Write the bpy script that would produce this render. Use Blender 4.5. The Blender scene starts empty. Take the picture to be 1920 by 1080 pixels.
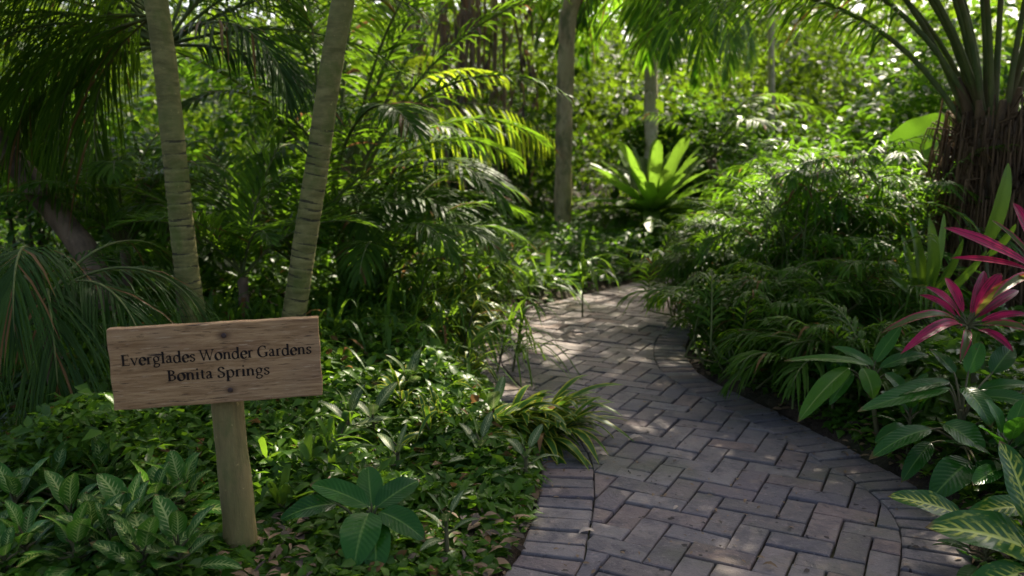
import bpy, math, random
import numpy as np
from mathutils import Vector, Matrix
R = math.radians
rng = np.random.default_rng(11)
random.seed(11)
SC = bpy.context.scene
COL = SC.collection

# ---------------------------------------------------------------- camera
CAM_H, TILT, FPX = 1.2724, 0.16256, 1600.0
cam = bpy.data.cameras.new('camera')
cam.sensor_width = 36.0; cam.lens = FPX / 1920 * 36.0
cam.clip_start = 0.05; cam.clip_end = 400
cam.dof.use_dof = True; cam.dof.focus_distance = 2.85; cam.dof.aperture_fstop = 2.6
camo = bpy.data.objects.new('camera', cam); COL.objects.link(camo)
camo.location = (0, 0, CAM_H); camo.rotation_euler = (math.pi / 2 - TILT, 0, 0)
SC.camera = camo
# ---------------------------------------------------------------- sky, sun, exposure
SUN_AZ, SUN_EL = R(24), R(47)          # azimuth from +Y towards +X
TO_SUN = np.array([math.sin(SUN_AZ) * math.cos(SUN_EL), math.cos(SUN_AZ) * math.cos(SUN_EL), math.sin(SUN_EL)])
world = bpy.data.worlds.new('World'); SC.world = world; world.use_nodes = True
wn = world.node_tree
sky = wn.nodes.new('ShaderNodeTexSky'); sky.sky_type = 'NISHITA'; sky.sun_disc = False
sky.sun_elevation = SUN_EL; sky.sun_rotation = SUN_AZ
sky.dust_density = 5.0; sky.ozone_density = 0.0; sky.air_density = 0.7
wn.links.new(sky.outputs[0], wn.nodes['Background'].inputs[0]); wn.nodes['Background'].inputs[1].default_value = 0.135
sun = bpy.data.lights.new('sun', 'SUN'); sun.energy = 4.7; sun.angle = R(0.55); sun.color = (1.0, 0.90, 0.72)
suno = bpy.data.objects.new('sun', sun); COL.objects.link(suno)
suno.rotation_euler = Vector(TO_SUN).to_track_quat('Z', 'Y').to_euler(); suno.location = (4, 12, 14)
SC.view_settings.view_transform = 'Standard'; SC.view_settings.look = 'None'
SC.view_settings.exposure = 1.65; SC.view_settings.gamma = 1.0
SC.render.engine = 'CYCLES'
cy = SC.cycles
cy.max_bounces = 7; cy.diffuse_bounces = 4; cy.glossy_bounces = 2; cy.transmission_bounces = 4
cy.caustics_reflective = False; cy.caustics_refractive = False
cy.use_denoising = True; cy.sample_clamp_indirect = 6.0

# ---------------------------------------------------------------- helpers
CT, ST = math.cos(TILT), math.sin(TILT)
def at(x, y, Y):
    """the place at distance Y ahead that the photograph shows at pixel (x, y)"""
    a = (x - 960) / FPX; b = -(y - 540) / FPX
    d = np.array([a, CT + b * ST, -ST + b * CT])
    q = d * (Y / d[1]); q[2] += CAM_H
    return q
def xat(x, y, Y):
    return at(x, y, Y)[0]
def nz(v):
    v = np.asarray(v, float)
    return v / np.maximum(np.linalg.norm(v, axis=-1, keepdims=True), 1e-9)
def wob(x, y, s=1.0, seed=0):
    """smooth noise -1..1"""
    r = np.random.default_rng(1000 + seed); o = 0; a = 0
    for k in range(6):
        th = r.uniform(0, 6.28); f = s * r.uniform(.6, 2.4); p = r.uniform(0, 6.28); w = 1 / (1 + .5 * k)
        o = o + w * np.sin((x * math.cos(th) + y * math.sin(th)) * f * 2 + p); a += w
    return o / a * 1.6

def empty(name, loc, label, cat, group=None):
    o = bpy.data.objects.new(name, None); COL.objects.link(o)
    o.location = tuple(float(v) for v in loc); o.empty_display_size = .1
    o['label'] = label; o['category'] = cat
    if group: o['group'] = group
    return o

class Fol:
    """collects leaves, strips and tubes as quads with uv and one random number per face"""
    def __init__(s):
        s.v = []; s.f = []; s.uv = []; s.r = []; s.m = []; s.n = 0
    def add(s, V, F, UV, rnd, mat):
        s.v.append(V); s.f.append(F + s.n); s.uv.append(UV); s.r.append(rnd); s.m.append(np.full(len(F), mat, np.int32)); s.n += len(V)
    def leaves(s, base, axis, nrm, L, W, droop=0., arch=0., nseg=3, prof=(.5, .8), fold=.2, ncol=3, rnd=None, mat=0, wave=0., tipw=.015, twist=0.):
        base = np.atleast_2d(base).astype(float); N = len(base)
        ax = nz(np.broadcast_to(axis, (N, 3))); nr = np.broadcast_to(nrm, (N, 3)).astype(float)
        L = np.broadcast_to(L, (N,)).astype(float); W = np.broadcast_to(W, (N,)).astype(float)
        droop = np.broadcast_to(droop, (N,)).astype(float); arch = np.broadcast_to(arch, (N,)).astype(float)
        side = nz(np.cross(ax, nr)); up = np.cross(side, ax)
        t = np.linspace(0, 1, nseg + 1); a, b = prof
        w = (t + .004) ** a * (1.004 - t) ** b; w = np.maximum(w / w.max(), tipw)
        g = np.array([0, 0, -1.0])
        sp = base[:, None] + ax[:, None] * (L[:, None] * (t - .25 * np.minimum(droop, 1.5)[:, None] * t * t))[..., None] \
            + g * (droop * L)[:, None, None] * (t * t)[None, :, None] + up[:, None] * (arch * L)[:, None, None] * (4 * t * (1 - t))[None, :, None]
        c = np.linspace(-1, 1, ncol)
        hw = .5 * W[:, None] * w[None]
        if rnd is None: rnd = rng.random(N)
        rnd = np.broadcast_to(rnd, (N,))
        ph = rnd * 6.28
        wv = wave * np.sin(t[None] * 15 + ph[:, None]) * W[:, None]
        sd = side[:, None] + up[:, None] * (twist * (rnd - .5))[:, None, None] * t[None, :, None]
        V = sp[:, :, None] + sd[:, :, None] * (hw[..., None] * c)[..., None] + up[:, None, None] * ((fold * hw)[..., None] * np.abs(c) + wv[..., None] * c * np.abs(c))[..., None]
        K = nseg + 1
        UV = np.empty((N, K, ncol, 2)); UV[..., 0] = t[None, :, None]; UV[..., 1] = (c * .5 + .5)[None, None]
        i, j = np.meshgrid(np.arange(nseg), np.arange(ncol - 1), indexing='ij')
        q = (i * ncol + j).ravel()
        F1 = np.stack([q, q + 1, q + ncol + 1, q + ncol], 1)
        F = (F1[None] + (np.arange(N) * K * ncol)[:, None, None]).reshape(-1, 4)
        s.add(V.reshape(-1, 3), F, UV.reshape(-1, 2), np.repeat(rnd, len(F1)), mat)
        return s
    def tube(s, pts, rad, ns=8, mat=0, rnd=.5, flat=1.0, cap=True):
        P = np.asarray(pts, float); n = len(P); rad = np.broadcast_to(rad, (n,)).astype(float)
        T = nz(np.gradient(P, axis=0))
        ref = np.array([0.13, 1.0, .07]) if abs(T[n // 2][2]) > .75 else np.array([0, 0, 1.0])
        A = nz(np.cross(T, ref)); B = np.cross(T, A)
        th = np.linspace(0, 2 * np.pi, ns, endpoint=False)
        V = P[:, None] + rad[:, None, None] * (A[:, None] * np.cos(th)[None, :, None] + flat * B[:, None] * np.sin(th)[None, :, None])
        UV = np.empty((n, ns, 2)); UV[..., 0] = np.linspace(0, 1, n)[:, None]; UV[..., 1] = (th / 6.2832)[None]
        i, j = np.meshgrid(np.arange(n - 1), np.arange(ns), indexing='ij'); i = i.ravel(); j = j.ravel(); k = (j + 1) % ns
        F = np.stack([i * ns + j, i * ns + k, (i + 1) * ns + k, (i + 1) * ns + j], 1)
        s.add(V.reshape(-1, 3), F, UV.reshape(-1, 2), np.full(len(F), rnd), mat)
        if cap and ns % 2 == 0:
            for e in (0, n - 1):
                h = ns // 2; q = []
                for a in range(h - 1): q.append([e * ns + a, e * ns + a + 1, e * ns + ns - 2 - a, e * ns + ns - 1 - a])
                F = np.array(q); Vc = V.reshape(-1, 3)
                s.add(Vc, F, UV.reshape(-1, 2), np.full(len(F), rnd), mat)
        return s
    def build(s, name, mats, parent=None, loc=None, smooth=True, kind=None):
        V = np.concatenate(s.v); F = np.concatenate(s.f); UV = np.concatenate(s.uv); r = np.concatenate(s.r); m = np.concatenate(s.m)
        off = np.zeros(3)
        if loc is not None: off = np.asarray(loc, float)
        elif parent is not None: off = np.array(parent.location)
        me = bpy.data.meshes.new(name)
        me.vertices.add(len(V)); me.vertices.foreach_set('co', (V - off).astype(np.float32).ravel())
        me.loops.add(len(F) * 4); me.loops.foreach_set('vertex_index', F.astype(np.int32).ravel())
        me.polygons.add(len(F)); me.polygons.foreach_set('loop_start', np.arange(len(F), dtype=np.int32) * 4)
        me.polygons.foreach_set('material_index', m)
        me.polygons.foreach_set('use_smooth', np.full(len(F), smooth))
        u = me.uv_layers.new(name='UVMap'); u.data.foreach_set('uv', UV[F.ravel()].astype(np.float32).ravel())
        at_ = me.attributes.new('rnd', 'FLOAT', 'FACE'); at_.data.foreach_set('value', r.astype(np.float32))
        me.update(calc_edges=True)
        for x in (mats if isinstance(mats, (list, tuple)) else [mats]): me.materials.append(x)
        o = bpy.data.objects.new(name, me); COL.objects.link(o)
        if parent is not None:
            o.parent = parent
            if loc is not None: o.location = tuple(off - np.array(parent.location))
        elif loc is not None: o.location = tuple(off)
        if kind: o['kind'] = kind
        return o
def tag(o, label, cat, group=None, kind=None):
    o['label'] = label; o['category'] = cat
    if group: o['group'] = group
    if kind: o['kind'] = kind
    return o

# ---------------------------------------------------------------- materials
class NT:
    def __init__(s, name):
        s.m = bpy.data.materials.new(name); s.m.use_nodes = True; s.t = s.m.node_tree; s.t.nodes.clear()
        s.out = s.t.nodes.new('ShaderNodeOutputMaterial')
    def lk(s, v, inp):
        if isinstance(v, bpy.types.NodeSocket): s.t.links.new(v, inp)
        elif v is not None:
            if hasattr(inp.default_value, '__len__') and not hasattr(v, '__len__'): v = (v,) * len(inp.default_value)
            if hasattr(inp.default_value, '__len__') and len(inp.default_value) == 4 and len(v) == 3: v = tuple(v) + (1,)
            inp.default_value = v
    def math(s, op, a, b=None, c=None, clamp=False):
        n = s.t.nodes.new('ShaderNodeMath'); n.operation = op; n.use_clamp = clamp
        for k, v in enumerate((a, b, c)):
            if v is not None: s.lk(v, n.inputs[k])
        return n.outputs[0]
    def mix(s, f, a, b, blend='MIX'):
        n = s.t.nodes.new('ShaderNodeMix'); n.data_type = 'RGBA'; n.blend_type = blend
        s.lk(f, n.inputs[0]); s.lk(a, n.inputs[6]); s.lk(b, n.inputs[7]); return n.outputs[2]
    def ss(s, v, a, b):
        n = s.t.nodes.new('ShaderNodeMapRange'); n.interpolation_type = 'SMOOTHSTEP'
        s.lk(v, n.inputs[0]); n.inputs[1].default_value = a; n.inputs[2].default_value = b; return n.outputs[0]
    def noise(s, vec, scale, detail=3, rough=.55, dist=0):
        n = s.t.nodes.new('ShaderNodeTexNoise'); s.lk(vec, n.inputs['Vector']); n.inputs['Scale'].default_value = scale
        n.inputs['Detail'].default_value = detail; n.inputs['Roughness'].default_value = rough; n.inputs['Distortion'].default_value = dist
        return n.outputs['Fac']
    def coord(s, which='Object'):
        return s.t.nodes.new('ShaderNodeTexCoord').outputs[which]
    def geo(s, which='Position'):
        return s.t.nodes.new('ShaderNodeNewGeometry').outputs[which]
    def attr(s, name='rnd'):
        n = s.t.nodes.new('ShaderNodeAttribute'); n.attribute_name = name; return n.outputs['Fac']
    def scale(s, vec, sc):
        n = s.t.nodes.new('ShaderNodeMapping'); s.lk(vec, n.inputs[0]); n.inputs[3].default_value = sc; return n.outputs[0]
    def bump(s, h, st, dist=.01):
        n = s.t.nodes.new('ShaderNodeBump'); n.inputs['Strength'].default_value = st; n.inputs['Distance'].default_value = dist
        s.lk(h, n.inputs['Height']); return n.outputs[0]
    def pbr(s, col, rough=.5, spec=.5, nrm=None):
        n = s.t.nodes.new('ShaderNodeBsdfPrincipled'); s.lk(col, n.inputs['Base Color']); s.lk(rough, n.inputs['Roughness'])
        s.lk(spec, n.inputs['Specular IOR Level'])
        if nrm is not None: s.lk(nrm, n.inputs['Normal'])
        return n.outputs[0]
    def fin(s, sh):
        s.t.links.new(sh, s.out.inputs[0]); return s.m

def leafmat(name, c1, c2, tr, rough=.35, trans=.4, spec=.5, rib=None, vary=None, v1=(.45, .48, .18), veins=0, dead=.0, deadc=(.16, .085, .03)):
    """leaf: dark to light green by leaf, light shining through, optional midrib, veins and variegation"""
    n = NT(name); r = n.attr(); uv = n.coord('UV')
    sep = n.t.nodes.new('ShaderNodeSeparateXYZ'); n.lk(uv, sep.inputs[0]); u, v = sep.outputs[0], sep.outputs[1]
    av = n.math('ABSOLUTE', n.math('MULTIPLY_ADD', v, 2, -1))
    pos = n.geo(); ns = n.noise(pos, 9, 2)
    f = n.math('ADD', n.math('MULTIPLY', r, .75), n.math('MULTIPLY', ns, .35), clamp=True)
    col = n.mix(f, c1, c2)
    trc = n.mix(f, tuple(x * .5 for x in tr), tuple(min(1, x * 1.55) for x in tr))
    vein = n.math('SINE', n.math('MULTIPLY', n.math('SUBTRACT', n.math('MULTIPLY', u, 1.0), n.math('MULTIPLY', av, .22)), 75.0))
    h = None
    if vary:
        sep2 = n.t.nodes.new('ShaderNodeCombineXYZ'); n.lk(n.math('ADD', n.math('MULTIPLY', u, 4), n.math('MULTIPLY', r, 37.0)), sep2.inputs[0]); n.lk(n.math('MULTIPLY', v, 4), sep2.inputs[1])
        q = n.noise(sep2.outputs[0], 1.3, 3, .6)
        if vary == 'centre':       # pale feather along the midrib
            e = n.math('ADD', av, n.math('ADD', n.math('MULTIPLY', q, .75), n.math('MULTIPLY', vein, .16)))
            mk = n.math('SUBTRACT', 1.0, n.ss(e, .58, .84))
        elif vary == 'feather':    # pale midrib with pale side veins
            sv = n.ss(n.math('SINE', n.math('MULTIPLY', n.math('SUBTRACT', u, n.math('MULTIPLY', av, .20)), 62.0)), .25, .9)
            rmk = n.math('SUBTRACT', 1.0, n.ss(av, .05, .13))
            fe = n.math('MULTIPLY', sv, n.math('SUBTRACT', 1.0, n.ss(n.math('ADD', av, n.math('MULTIPLY', q, .5)), .55, .95)))
            mk = n.math('MAXIMUM', rmk, n.math('MULTIPLY', fe, .8)); mk = n.math('MULTIPLY', mk, n.ss(n.math('ADD', q, n.math('MULTIPLY', r, .25)), .38, .52))
            mk = n.math('MAXIMUM', mk, n.math('MULTIPLY', n.ss(q, .56, .66), .5))
        elif vary == 'margin':     # pale stripes along the edge
            e = n.math('ADD', av, n.math('MULTIPLY', n.math('SUBTRACT', q, .5), 1.1))
            mk = n.ss(e, .62, .8)
        elif vary == 'blotch':
            e = n.math('ADD', q, n.math('MULTIPLY', vein, .04)); mk = n.math('MULTIPLY', n.ss(e, .54, .66), .55)
            ed = n.ss(av, .86, .95); mk = n.math('MAXIMUM', mk, ed)
        elif vary == 'streak':
            sp3 = n.t.nodes.new('ShaderNodeCombineXYZ'); n.lk(n.math('ADD', n.math('MULTIPLY', u, .9), n.math('MULTIPLY', r, 37.0)), sp3.inputs[0]); n.lk(n.math('MULTIPLY', v, 3.5), sp3.inputs[1])
            q2 = n.noise(sp3.outputs[0], 2.2, 2, .5); mk = n.ss(q2, .47, .6)
        mk = n.math('MULTIPLY', mk, .85)
        col = n.mix(mk, col, v1); trc = n.mix(mk, trc, v1)
    if rib:
        rm = n.math('SUBTRACT', 1.0, n.ss(av, .03, .10)); col = n.mix(n.math('MULTIPLY', rm, .8), col, rib)
    if dead:
        dm = n.math('GREATER_THAN', n.math('FRACT', n.math('MULTIPLY', r, 17.31)), 1 - dead)
        col = n.mix(dm, col, deadc); trc = n.mix(dm, trc, tuple(x * 1.5 for x in deadc))
    if veins:
        sp_ = n.noise(pos, 31, 2); tipm = n.ss(n.math('ADD', n.math('ADD', u, n.math('MULTIPLY', ns, .22)), n.math('MULTIPLY', av, .04)), 1.06, 1.12)
        spot = n.math('MAXIMUM', tipm, n.ss(sp_, .735, .76)); col = n.mix(n.math('MULTIPLY', spot, .85), col, (.10, .055, .02)); trc = n.mix(n.math('MULTIPLY', spot, .8), trc, (.10, .05, .015))
    nrm = None
    if veins:
        hb = n.math('ADD', n.math('MULTIPLY', vein, .5), n.math('MULTIPLY', n.math('SUBTRACT', 1.0, n.ss(av, .0, .12)), -1.2))
        nrm = n.bump(hb, veins, .004)
    else:
        nrm = n.bump(n.noise(pos, 40, 2), .25, .01)
    p = n.pbr(col, n.math('ADD', rough, n.math('MULTIPLY', ns, .12)), spec, nrm)
    tl = n.t.nodes.new('ShaderNodeBsdfTranslucent'); n.lk(trc, tl.inputs[0])
    mx = n.t.nodes.new('ShaderNodeMixShader'); mx.inputs[0].default_value = trans
    n.t.links.new(p, mx.inputs[1]); n.t.links.new(tl.outputs[0], mx.inputs[2])
    return n.fin(mx.outputs[0])

def barkmat(name, c1, c2, c3, sc=(14, 14, 5), moss=None, bump=.6, rings=0):
    n = NT(name); pos = n.geo(); p2 = n.scale(pos, sc)
    a = n.noise(p2, 1.0, 5, .65); b = n.noise(pos, 2.6, 3, .6); c = n.noise(pos, 55, 2)
    col = n.mix(n.ss(a, .3, .7), c1, c2); col = n.mix(n.ss(b, .5, .72), col, c3)
    if moss: col = n.mix(n.math('MULTIPLY', n.ss(n.noise(n.scale(pos, (1, 1, .6)), 7, 4, .65), .46, .66), .75), col, moss)
    if rings:
        r = n.attr(); col = n.mix(n.math('MULTIPLY', n.ss(r, .25, .7), .85), col, (.018, .014, .008))
    col = n.mix(n.math('MULTIPLY', n.ss(c, .66, .8), .6), col, tuple(min(1, x * 1.9) for x in c2))
    nr = n.bump(n.math('ADD', a, n.math('MULTIPLY', c, .35)), bump, .012)
    return n.fin(n.pbr(col, .82, .25, nr))

M = {}
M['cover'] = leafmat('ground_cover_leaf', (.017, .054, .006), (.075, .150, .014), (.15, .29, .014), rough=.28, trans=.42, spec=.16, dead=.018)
M['cover_lit'] = leafmat('sun_tinted_cover_leaf', (.024, .076, .007), (.09, .170, .014), (.18, .33, .015), rough=.36, trans=.42, spec=.25, dead=.04)  # lit copy of the ground cover leaf, sunlight put into its colour
M['shrub'] = leafmat('shrub_leaf', (.014, .046, .007), (.050, .115, .013), (.14, .29, .014), rough=.30, trans=.44, spec=.12)
M['wood_leaf'] = leafmat('thicket_leaf', (.009, .028, .004), (.044, .095, .009), (.15, .25, .010), rough=.36, trans=.46, spec=.08)
M['canopy'] = leafmat('canopy_leaf', (.014, .045, .008), (.04, .09, .012), (.10, .22, .016), rough=.4, trans=.30, spec=.3)
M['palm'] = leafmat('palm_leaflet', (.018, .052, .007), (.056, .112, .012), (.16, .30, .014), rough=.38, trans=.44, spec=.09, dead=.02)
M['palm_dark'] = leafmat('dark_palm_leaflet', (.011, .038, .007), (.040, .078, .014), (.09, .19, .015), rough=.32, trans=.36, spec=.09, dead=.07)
M['palm_lit'] = leafmat('backlight_tinted_palm_leaflet', (.035, .080, .010), (.09, .15, .015), (.36, .48, .02), rough=.36, trans=.55, spec=.2)  # yellower copy of the palm leaflet, the backlight is put into its colour
M['palm_mid'] = leafmat('sun_tinted_palm_leaflet', (.020, .066, .008), (.055, .130, .012), (.19, .38, .015), rough=.36, trans=.52, spec=.2, dead=.03)  # brighter, clearer copy of the palm leaflet with sunlight put into the colour
M['petiole'] = barkmat('palm_petiole', (.06, .085, .022), (.12, .13, .035), (.11, .09, .035), sc=(20, 20, 3), bump=.2)
M['frond_stub'] = barkmat('old_leaf_base', (.055, .035, .018), (.16, .10, .045), (.10, .06, .025), sc=(30, 30, 5), bump=.7)
M['fibre'] = barkmat('palm_fibre', (.045, .026, .013), (.15, .085, .035), (.09, .05, .02), bump=.2)
M['fern'] = leafmat('nest_fern_leaf', (.055, .105, .018), (.10, .17, .025), (.15, .27, .022), rough=.36, trans=.5, spec=.2, rib=(.14, .18, .04))
M['glossy'] = leafmat('dark_glossy_leaf', (.008, .044, .006), (.022, .088, .009), (.07, .22, .012), rough=.20, trans=.25, spec=.17, rib=(.09, .17, .03), veins=.22)
M['glossy_bright'] = leafmat('mid_green_glossy_leaf', (.035, .10, .008), (.06, .15, .011), (.15, .34, .015), rough=.2, trans=.35, spec=.16, rib=(.2, .26, .06), veins=.15)
M['vari_centre'] = leafmat('silver_feathered_leaf', (.012, .062, .008), (.032, .105, .012), (.09, .22, .02), rough=.26, trans=.3, spec=.14, vary='feather', v1=(.32, .39, .12), veins=.15)
M['vari_blotch'] = leafmat('yellow_blotched_leaf', (.012, .058, .010), (.026, .092, .012), (.09, .22, .02), rough=.20, trans=.28, spec=.16, vary='feather', v1=(.44, .47, .06), rib=(.40, .44, .10), veins=.15)
M['vari_grey'] = leafmat('grey_striped_leaf', (.035, .070, .022), (.06, .10, .03), (.12, .20, .04), rough=.36, trans=.3, spec=.2, vary='feather', v1=(.34, .36, .17), veins=.12)
M['ginger'] = leafmat('yellow_striped_ginger_leaf', (.022, .070, .012), (.045, .115, .016), (.13, .26, .02), rough=.3, trans=.4, spec=.16, vary='margin', v1=(.42, .42, .04), dead=.02)
M['grassy'] = leafmat('strap_grass_leaf', (.022, .062, .009), (.06, .12, .014), (.17, .30, .018), rough=.32, trans=.42, spec=.12, dead=.03)
M['cordyline'] = leafmat('crimson_ti_leaf', (.16, .008, .035), (.36, .015, .075), (.60, .02, .12), rough=.26, trans=.45, spec=.14, vary='streak', v1=(.09, .022, .03), veins=.1)
M['cordyline_green'] = leafmat('green_and_red_ti_leaf', (.05, .085, .02), (.09, .10, .025), (.2, .18, .03), rough=.26, trans=.35, spec=.14, vary='margin', v1=(.34, .02, .06), veins=.1)
M['strap'] = leafmat('strap_leaf', (.035, .085, .010), (.07, .13, .014), (.17, .30, .02), rough=.34, trans=.42, spec=.3)
M['taro'] = leafmat('elephant_ear_leaf', (.05, .12, .010), (.07, .15, .012), (.16, .33, .015), rough=.4, trans=.5, rib=(.2, .3, .06), veins=.3)
M['litter'] = leafmat('fallen_leaf', (.07, .040, .018), (.20, .12, .055), (.15, .09, .04), rough=.6, trans=.15, dead=.25, deadc=(.03, .018, .01))
M['pale_litter'] = leafmat('pale_fallen_leaf', (.30, .22, .15), (.42, .33, .24), (.3, .2, .1), rough=.55, trans=.15)
M['palm_trunk'] = barkmat('ringed_palm_trunk', (.10, .090, .024), (.215, .185, .058), (.13, .135, .034), sc=(9, 9, 26), moss=(.085, .105, .016), rings=1, bump=.5)
M['trunk_brown'] = barkmat('brown_trunk', (.24, .17, .075), (.42, .32, .16), (.30, .24, .10), moss=(.07, .085, .025))
M['trunk_pale'] = barkmat('pale_trunk', (.40, .33, .20), (.58, .49, .32), (.48, .41, .24), sc=(8, 8, 18), moss=(.22, .22, .09), bump=.4)
M['trunk_dark'] = barkmat('dark_trunk', (.06, .040, .022), (.17, .115, .065), (.10, .075, .038))
M['root'] = barkmat('hanging_root', (.11, .075, .042), (.26, .18, .10), (.18, .12, .06))
M['stem'] = barkmat('green_brown_stem', (.055, .05, .022), (.10, .09, .035), (.05, .06, .02))
M['post'] = barkmat('sign_post_wood', (.13, .098, .034), (.23, .172, .062), (.165, .140, .044), sc=(22, 22, 3.0), moss=(.10, .105, .028), bump=.5)

def soil_mat():
    n = NT('soil'); pos = n.geo()
    a = n.noise(pos, 6, 5, .65); b = n.noise(pos, 28, 4, .7); c = n.noise(pos, 1.3, 3)
    col = n.mix(n.ss(a, .35, .7), (.020, .013, .008), (.055, .036, .022)); col = n.mix(n.ss(b, .58, .72), col, (.10, .065, .038))
    col = n.mix(n.math('MULTIPLY', n.ss(c, .45, .65), .6), col, (.028, .040, .012))
    return n.fin(n.pbr(col, .9, .2, n.bump(n.math('ADD', a, b), 1.0, .03)))
M['soil'] = soil_mat()
def sand_mat():
    n = NT('joint_sand'); pos = n.geo(); a = n.noise(pos, 60, 3); b = n.noise(pos, 2.2, 4)
    col = n.mix(a, (.010, .008, .007), (.030, .023, .018)); col = n.mix(n.math('MULTIPLY', n.ss(b, .46, .6), .7), col, (.045, .052, .016)); col = n.mix(n.math('MULTIPLY', n.ss(n.noise(pos, 5, 3), .55, .7), .6), col, (.075, .058, .042))
    return n.fin(n.pbr(col, .95, .1, n.bump(a, .6, .004)))
M['sand'] = sand_mat()
def brick_mat():
    n = NT('paver'); pos = n.geo(); r = n.attr()
    r2 = n.math('FRACT', n.math('MULTIPLY', r, 7.77)); r3 = n.math('FRACT', n.math('MULTIPLY', r, 31.7))
    col = n.mix(r, (.112, .094, .088), (.172, .147, .136)); col = n.mix(n.math('MULTIPLY', n.ss(r2, .55, 1.0), .5), col, (.180, .112, .088)); col = n.mix(n.math('MULTIPLY', n.ss(r3, .65, 1.0), .6), col, (.095, .086, .098))
    a = n.noise(pos, 8, 5, .68, .4); b = n.noise(pos, 85, 4, .75); c = n.noise(pos, 1.7, 4, .6); d = n.noise(pos, 26, 4, .7, .5)
    col = n.mix(n.math('MULTIPLY', n.ss(a, .46, .66), .65), col, (.066, .059, .063))
    col = n.mix(n.math('MULTIPLY', n.ss(n.noise(pos, 12, 4, .65), .54, .70), .55), col, (.205, .150, .122))
    col = n.mix(n.math('MULTIPLY', n.ss(d, .56, .70), .5), col, (.22, .18, .165)); col = n.mix(n.math('MULTIPLY', n.math('SUBTRACT', 1.0, n.ss(d, .30, .42)), .55), col, (.045, .038, .038))
    col = n.mix(n.math('MULTIPLY', n.ss(c, .50, .66), .5), col, (.080, .082, .042))
    col = n.mix(n.math('MULTIPLY', n.ss(b, .60, .70), .6), col, (.28, .24, .23)); col = n.mix(n.math('MULTIPLY', n.math('SUBTRACT', 1.0, n.ss(b, .30, .38)), .7), col, (.025, .021, .020))
    sp = n.noise(pos, 19, 2, .5); col = n.mix(n.math('MULTIPLY', n.ss(sp, .69, .72), .9), col, (.014, .011, .010))
    ro = n.math('ADD', .55, n.math('MULTIPLY', a, .3))
    return n.fin(n.pbr(col, ro, .18, n.bump(n.math('ADD', n.math('MULTIPLY', b, .6), n.math('ADD', a, d)), .6, .008)))
M['brick'] = brick_mat()
def board_mat():
    n = NT('weathered_board'); o = n.coord('Object')
    g1 = n.noise(n.scale(o, (3.2, 42, 20)), 1.6, 5, .72, .6); g2 = n.noise(n.scale(o, (17, 165, 60)), 1.0, 4, .65)
    w = n.noise(o, 6, 3)
    col = n.mix(n.ss(g1, .32, .68), (.22, .115, .043), (.43, .255, .112)); col = n.mix(n.math('MULTIPLY', n.ss(w, .45, .7), .5), col, (.30, .18, .088))
    col = n.mix(n.math('MULTIPLY', n.ss(n.noise(n.scale(o, (2, 9, 9)), 2.3, 3), .55, .72), .45), col, (.20, .095, .045))
    col = n.mix(n.math('MULTIPLY', n.ss(g2, .57, .70), .75), col, (.50, .34, .19)); col = n.mix(n.math('MULTIPLY', n.math('SUBTRACT', 1.0, n.ss(g2, .32, .43)), .85), col, (.055, .030, .014))
    cr = n.noise(n.scale(o, (7, 120, 30)), 1.0, 2, .4, .3); col = n.mix(n.math('SUBTRACT', 1.0, n.ss(cr, .27, .31)), col, (.02, .012, .008))
    for sx_, sy_ in ((.024, .083), (.030, -.082)):
        vd = n.t.nodes.new('ShaderNodeVectorMath'); vd.operation = 'DISTANCE'; n.lk(n.scale(o, (.75, 1, 0)), vd.inputs[0]); vd.inputs[1].default_value = (sx_ * .75, sy_, 0)
        e_ = n.math('ADD', vd.outputs['Value'], n.math('MULTIPLY', w, .018)); col = n.mix(n.math('MULTIPLY', n.math('SUBTRACT', 1.0, n.ss(e_, .012, .032)), .75), col, (.060, .026, .012))
    return n.fin(n.pbr(col, .72, .3, n.bump(n.math('ADD', g1, n.math('MULTIPLY', g2, .6)), .5, .004)))
M['board'] = board_mat()
def plain(name, c, rough, spec=.4, metal=0):
    n = NT(name); a = n.noise(n.geo(), 60, 3); col = n.mix(a, c, tuple(x * 1.6 for x in c)); return n.fin(n.pbr(col, rough, spec))
M['ink'] = plain('dark_lettering', (.010, .006, .004), .7, .2)
M['screw'] = plain('rusty_screw', (.035, .018, .012), .5, .5)

# ---------------------------------------------------------------- path outline and ground
def smooth(pts, step=.05):
    P = np.array(pts, float); out = []
    Q = np.vstack([2 * P[0] - P[1], P, 2 * P[-1] - P[-2]])
    for i in range(1, len(Q) - 2):
        p0, p1, p2, p3 = Q[i - 1:i + 3]; n = max(2, int(np.linalg.norm(p2 - p1) / .02))
        for t in np.linspace(0, 1, n, endpoint=False):
            out.append(.5 * ((2 * p1) + (p2 - p0) * t + (2 * p0 - 5 * p1 + 4 * p2 - p3) * t * t + (3 * p1 - p0 - 3 * p2 + p3) * t ** 3))
    out.append(P[-1]); out = np.array(out)
    for _ in range(6): out[1:-1] = .25 * out[:-2] + .5 * out[1:-1] + .25 * out[2:]
    d = np.r_[0, np.cumsum(np.linalg.norm(np.diff(out, axis=0), axis=1))]
    s = np.arange(0, d[-1], step)
    return np.stack([np.interp(s, d, out[:, 0]), np.interp(s, d, out[:, 1])], 1)
def offset(P, d):
    T = nz(np.gradient(P, axis=0)); Nn = np.stack([T[:, 1], -T[:, 0]], 1)
    for _ in range(4): Nn[1:-1] = nz(.25 * Nn[:-2] + .5 * Nn[1:-1] + .25 * Nn[2:])
    return P + Nn * d
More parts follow.
